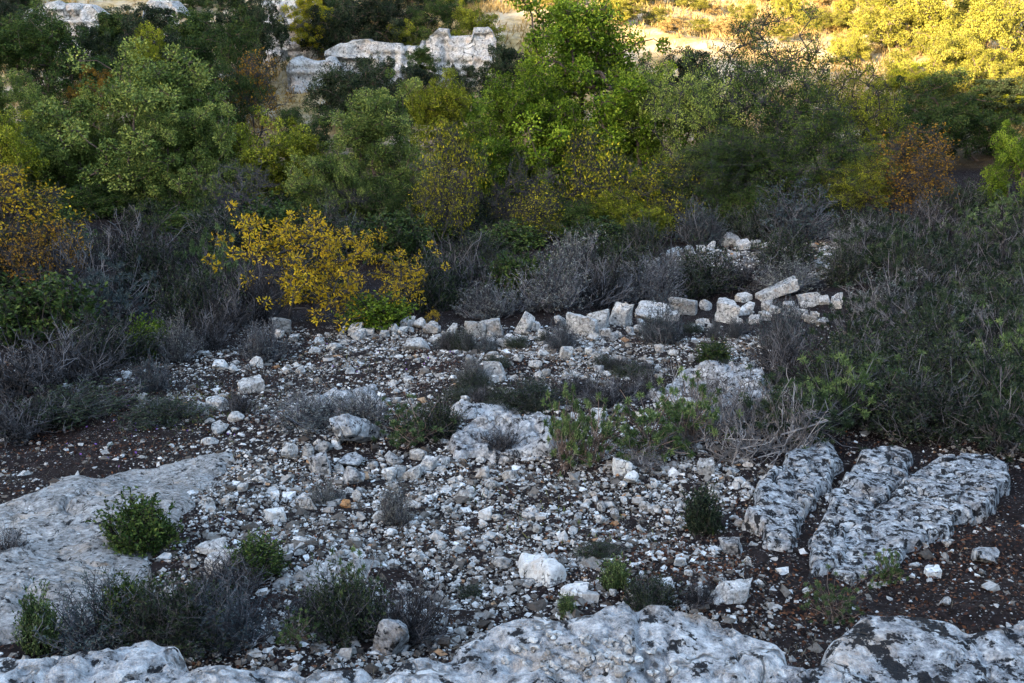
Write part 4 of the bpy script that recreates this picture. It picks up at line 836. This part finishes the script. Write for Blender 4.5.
# ---- shrubs on the terrace
TSH = [(471, 382, 36, 24, 'sage', 'small round grey cushion shrub below the wall', None), (310, 428, 100, 26, 'sage', 'wide low grey cushion shrub above the largest loose boulder', None), (360, 425, 60, 36, 'sage', 'grey shrub right of the wide low cushion', None), (415, 452, 66, 40, 'star', 'dark green bushy shrub right of the largest loose boulder', None), (440, 440, 50, 40, 'dusk', 'grey dusky shrub behind the dark green bushy one', None),
 (395, 526, 36, 40, 'sage', 'upright pale grey tuft in the left scree', None), (325, 505, 34, 24, 'sage', 'small grey plant in the rock pile', None), (565, 475, 50, 76, 'star', 'tall green needle-tufted shrub in the middle', None), (595, 465, 60, 60, 'star', 'needle-tufted shrub right of the tall middle one', None), (650, 462, 80, 62, 'star', 'wide needle-tufted shrub above the white stone pair', None), (690, 450, 70, 66, 'star', 'needle-tufted shrub left of the twig tangle', None),
 (530, 410, 70, 26, 'dusk', 'low brown-grey brush above the bright pitted shelf', None), (610, 408, 70, 30, 'dead', 'grey dry brush above the middle tufted shrubs', None), (575, 398, 50, 22, 'dead', 'low dry brush left of the grey one', None), (660, 345, 44, 44, 'sage', 'blue-grey bush hiding the foot of the wall', L_BLUE), (562, 350, 36, 26, 'sage', 'small blue-grey bush in front of the wall boulders', L_BLUE), (785, 350, 60, 50, 'sage', 'blue-grey bush below the slanting slab', L_BLUE),
 (715, 366, 36, 22, 'leafy', 'small dark green bush below the wall', None), (140, 555, 76, 52, 'leafy', 'dark green cushion bush on the broad left slab', None), (258, 578, 56, 36, 'leafy', 'small dark green bush by the pointed plate of stone', None), (225, 600, 90, 40, 'dead', 'grey dry twigs below the small dark green bush', None), (38, 655, 40, 62, 'leafy', 'green leafy sprig at the left above the ledge', L_TUFT), (95, 652, 115, 64, 'sage', 'dark blue-grey bush just above the left ledge', L_BLUE), (165, 655, 120, 68, 'dusk', 'dark dusky bush just above the left ledge', None), (225, 650, 105, 62, 'sage', 'blue-grey dusky bush right of the dark one above the ledge', L_BLUE), (130, 640, 60, 56, 'leafy', 'dark leafy sprig between the ledge bushes', None),
 (345, 642, 95, 66, 'dusk', 'dark twiggy plant by the upright grey block', None), (355, 630, 54, 66, 'star', 'straggly stem with a few needle tufts above the grey block', None), (412, 645, 84, 60, 'dead', 'dark dead twigs right of the grey block', None), (310, 625, 60, 34, 'dead', 'dead twigs left of the straggly tufted stem', None), (295, 650, 40, 30, 'star', 'small green tufts behind the lower ledge', None),
 (703, 535, 40, 44, 'leafy', 'low grey-green plant right of centre', L_TUFTD), (835, 622, 50, 40, 'star', 'bright green tuft between the right ledge and the split rocks', None), (885, 585, 36, 36, 'star', 'green tuft growing against the rightmost split rock', None), (568, 618, 18, 22, 'leafy', 'tiny green sprig under the white wedge of rock', L_TUFT), (615, 592, 30, 30, 'leafy', 'small green sprig right of the white wedge', L_TUFT), (650, 612, 60, 34, 'dusk', 'dark low brush above the centre ledge', None), (8, 560, 40, 34, 'dead', 'small dark bush at the left edge of the slab', None), (600, 560, 50, 14, 'dusk', 'low dusky mat right of the notched white rock', None),
 (700, 610, 40, 26, 'dead', 'dead twigs left of the smooth oval boulder', None), (500, 455, 50, 24, 'dead', 'thin dry twigs before the bright pitted shelf', None), (240, 415, 40, 26, 'dead', 'small dry twigs at the upper left of the scree', None), (640, 398, 50, 26, 'dead', 'thin grey twigs by the pale flat shelf', None), (470, 600, 30, 10, 'dusk', 'flat mat of dry weed in the gravel', None)]
rb = np.random.default_rng(88)
for i in range(18):
    px, py = rb.uniform(430, 760), rb.uniform(366, 420)
    kd = ['dusk', 'dead', 'dusk'][i % 3]
    shrub(px, py, rb.uniform(22, 44), rb.uniform(8, 16), kd, 'low brown-grey weed clump on the upper terrace', group='low weeds on the upper terrace')
for i in range(16):
    px = rb.uniform(440, 830); py = np.interp(px, [335, 420, 520, 620, 700, 780, 850], [340, 340, 344, 340, 334, 330, 326]) + rb.uniform(-2, 10)
    shrub(px, py, rb.uniform(14, 32), rb.uniform(10, 22), ['dusk', 'sage', 'dead'][i % 3], 'small weed clump at the foot of the boulder wall', group='weeds along the boulder wall', leaf=L_BLUE if i % 3 == 1 else None)
for px, py, w, h, kd, lb, lf in TSH: shrub(px, py, w, h, kd, lb, leaf=lf)
# ---- big thicket at the right
RT = []
rng = np.random.default_rng(21)
for row, (y0, n) in enumerate([(458, 7), (436, 7), (412, 7), (388, 7), (364, 7), (340, 7), (318, 7), (296, 7), (274, 6), (254, 6), (236, 5), (218, 4)]):
    xl = 785 if y0 > 380 else (845 if y0 > 350 else (878 if y0 > 280 else 860))
    for j in range(n):
        px = xl + (1075 - xl) * (j + .5) / n + rng.uniform(-12, 12); py = y0 + rng.uniform(-8, 8)
        u = rng.uniform(); kd = 'tuft' if u < .52 else ('dead' if u < .68 else ('dusk' if u < .90 else 'sage'))
        if (y0 > 440 and u > .55) or (px < 830 and rng.uniform() < .35): continue
        py += rng.uniform(-7, 7)
        k = .62 + (py - 218) / 240 * .5
        lb = {'tuft': 'needle-tufted green shrub in the dense thicket at the right', 'dead': 'bare grey twiggy shrub in the dense thicket at the right', 'dusk': 'dusky small-leaved shrub in the dense thicket at the right', 'sage': 'grey sage shrub in the dense thicket at the right'}[kd]
        lb = lb.replace('in the dense thicket at the right', ('at the foot' if py > 400 else ('halfway up the slope' if py > 300 else 'near the top')) + ' of the right thicket, ' + ('left side' if px < 880 else ('middle' if px < 970 else 'by the picture edge')))
        shrub(px, py, rng.uniform(84, 124) * k, rng.uniform(46, 66) * k, kd, lb, group='thicket at the right: ' + kd, leaf=L_TUFTD if (kd == 'tuft' and rng.uniform() < .7) else None)
for i, (px, py, w, h) in enumerate([(745, 462, 90, 44), (790, 455, 90, 60), (720, 440, 80, 40), (675, 452, 70, 34), (752, 420, 80, 46), (705, 408, 70, 36), (640, 470, 60, 24)]):
    shrub(px, py, w, h, 'branch', 'tangle of pale dead branches left of the thicket' if i == 0 else ['', 'dry branches at the top of the leftmost split rock', 'dry branches behind the pale angular stone', 'dry branches below the wide tufted shrub', 'dry branches against the left flank of the thicket', 'dry branches lying on the pale flat shelf', 'low dry branches above the white stone pair'][i])
for i in range(46):
    px, py = 1075 + 420 * rng.uniform()**1.3, rng.uniform(225, 520)
    kd = ['tuft', 'dusk', 'dead', 'leafy'][i % 4]
    shrub(px, py, rng.uniform(60, 90), rng.uniform(45, 70), kd, 'shrub of the right thicket beyond the picture edge', group='thicket beyond the right edge', leaf=L_TUFTD if kd == 'tuft' else None)
for i in range(20):
    px, py = -20 - 300 * rng.uniform(), rng.uniform(235, 430)
    shrub(px, py, rng.uniform(60, 100), rng.uniform(40, 60), ['dead', 'dusk', 'leafy'][i % 3], 'shrub of the left thicket beyond the picture edge', group='thicket beyond the left edge')
for i in range(16):
    px = 1075 + 320 * rng.uniform() if i % 2 else -60 - 260 * rng.uniform()
    tree(px, rng.uniform(30, 44), rng.uniform(40, 120), rng.uniform(90, 150), ['dense', 'bushy', 'twiggy'][i % 3], [L_GREEN, L_DARK, L_OLIVE, L_SAGEG][i % 4], 'tree of the wood beyond the picture edge', group='wood beyond the picture edges')
# ---- undergrowth filling the valley floor under the wood
for i in range(70):
    d = rng.uniform(21, 34); px = rng.uniform(-20, 870)
    if d < 29 and 620 < px < 860: continue
    if d < 27 and 200 < px < 400: continue
    x = (px - 512) / FPX * (d * cp + 6 * sp); zb = float(H(x, d))
    cnt[0] += 1; kd = ['dusk', 'leafy', 'dusk', 'leafy', 'dusk'][i % 5]; pr = SH[kd][i % len(SH[kd])]
    plant('shrub', pr, (x, d, zb), rng.uniform(1.1, 1.9), rng.uniform(.4, .75), {'dusk': 'dusky low scrub bush', 'leafy': 'dark leafy low bush', 'dead': 'dry leafless low bush'}[kd] + ' on the valley floor ' + ('before the left trees' if px < 200 else ('behind the yellow shrub' if px < 420 else ('before the tallest tree' if px < 640 else 'before the dark twiggy trees'))), 'shrub', 'valley floor scrub', seed=cnt[0])
# bushes dotting the shaded and sunlit slope opposite
for i in range(60):
    d = rng.uniform(46, 84); px = rng.uniform(-30, 1050)
    x = (px - 512) / FPX * (d * cp + 3 * sp); zb = float(H(x, d))
    if (px > 480 and d < 58 and px < 860) or (px < 510 and d < 61): continue
    lit = px > 470 and d > 56
    s = rng.uniform(.35, .6) if lit and px < 830 else rng.uniform(.5, .9)
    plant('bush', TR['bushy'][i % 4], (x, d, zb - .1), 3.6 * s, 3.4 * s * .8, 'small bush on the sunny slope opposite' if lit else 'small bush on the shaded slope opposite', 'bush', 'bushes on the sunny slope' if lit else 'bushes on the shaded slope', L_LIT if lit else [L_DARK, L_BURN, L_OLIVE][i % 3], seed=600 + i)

for i in range(44):
    left = i < 20
    px = rng.uniform(-20, 480) if left else rng.uniform(560, 880); d = rng.uniform(61, 76) if left else rng.uniform(57, 78)
    x = (px - 512) / FPX * (d * cp + 3 * sp); w = rng.uniform(2.2, 4.0) if left else rng.uniform(1.0, 2.2)
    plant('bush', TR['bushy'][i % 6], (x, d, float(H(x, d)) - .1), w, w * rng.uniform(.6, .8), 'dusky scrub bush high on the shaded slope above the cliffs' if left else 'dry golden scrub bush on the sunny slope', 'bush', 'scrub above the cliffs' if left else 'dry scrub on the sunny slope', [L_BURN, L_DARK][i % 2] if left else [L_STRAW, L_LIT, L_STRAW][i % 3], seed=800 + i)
# ------------------------------------------------------------------ uncountable ground cover
def flakes(name, n, dens, size, mat, label, seed, yr, xr, up=0., cat_='litter', asp=.6):
    rng = np.random.default_rng(seed); x = rng.uniform(*xr, n); y = rng.uniform(*yr, n); z = H(x, y); px, py = proj(x, y, z)
    k = rng.uniform(size=n) < dens(px, py, x, y); x, y, z = x[k], y[k], z[k]; n = len(x)
    D = rng.normal(size=(n, 3)) * [1, 1, .35] + [0, 0, up]
    V, F = leaves(np.stack([x, y, z + .012], -1), D, size * rng.uniform(.6, 1.4, n), size * asp, rng, 1.5)
    return kind(obj(name, mesh(name, V, F, mat, np.repeat(rng.uniform(size=n), 4))), 'stuff', label, cat_)
def lit_d(px, py, x, y):
    d = .18 + .75 * blob(px, py, 900, 590, 170, 60) + .5 * blob(px, py, 660, 560, 70, 60) + .4 * blob(px, py, 110, 420, 130, 40) + .35 * blob(px, py, 430, 365, 110, 20)
    return np.clip(d * (.4 + 1.0 * sstep(-.3, .4, fbm(x * 1.3, y * 1.3, 0, 61, 3))), 0, 1) * (py > 330)
flakes('leaf_litter', 170000, lit_d, .035, L_LITTER, 'brown dead leaves littering the dark earth', 8, (4.2, 18), (-9, 9))
def grass_d(px, py, x, y): return np.clip(.9 * blob(px, py, 180, 410, 60, 22) + .4 * blob(px, py, 640, 380, 60, 14) + .25 * blob(px, py, 560, 520, 120, 30) + .3 * blob(px, py, 330, 360, 50, 12), 0, 1)
flakes('short_grass', 26000, grass_d, .07, L_GRASS, 'thin short weeds on the earth', 9, (6, 18), (-9, 5), 1.4, 'grass', .12)
def weed_d(px, py, x, y): return np.clip(.10 + .5 * sstep(.0, .5, fbm(x * 1.1, y * 1.1, 0, 91, 3)), 0, 1) * (py > 335)
flakes('dry_weeds', 60000, weed_d, .075, L_WEED, 'thin dry stalks and dead weeds among the stones', 14, (4.3, 18), (-9, 9), 1.1, 'weeds', .10)
def flow_d(px, py, x, y): return np.clip(blob(px, py, 390, 355, 70, 18) + .8 * blob(px, py, 150, 425, 70, 22) + .6 * blob(px, py, 250, 545, 40, 18), 0, 1)
flakes('tiny_flowers', 1500, flow_d, .028, L_FLOW, 'tiny purple flowers dotted over the earth', 10, (7, 18), (-8, 2), .8, 'flowers', .9)
def dry_grass():
    rng = np.random.default_rng(12); n = 26000
    y = rng.uniform(46, 90, n); x = rng.uniform(-34, 40, n); k = rng.uniform(size=n) < .2 + .8 * sstep(-.3, .3, fbm(x*.25, y*.25, 0, 71, 3)); x, y = x[k], y[k]; n = len(x)
    P = np.repeat(np.stack([x, y, H(x, y) - .03], -1), 5, 0); P[:, :2] += rng.normal(size=(n * 5, 2)) * .10
    D = rng.normal(size=(n*5, 3)) * [.45, .45, .2] + [0, 0, 1]
    V, F = leaves(P, D, rng.uniform(.2, .55, n*5), .05, rng)
    kind(obj('dry_grass', mesh('dry_grass', V, F, L_STRAW, np.repeat(rng.uniform(size=n*5), 4))), 'stuff', 'dry golden grass on the slope opposite', 'grass')
dry_grass()
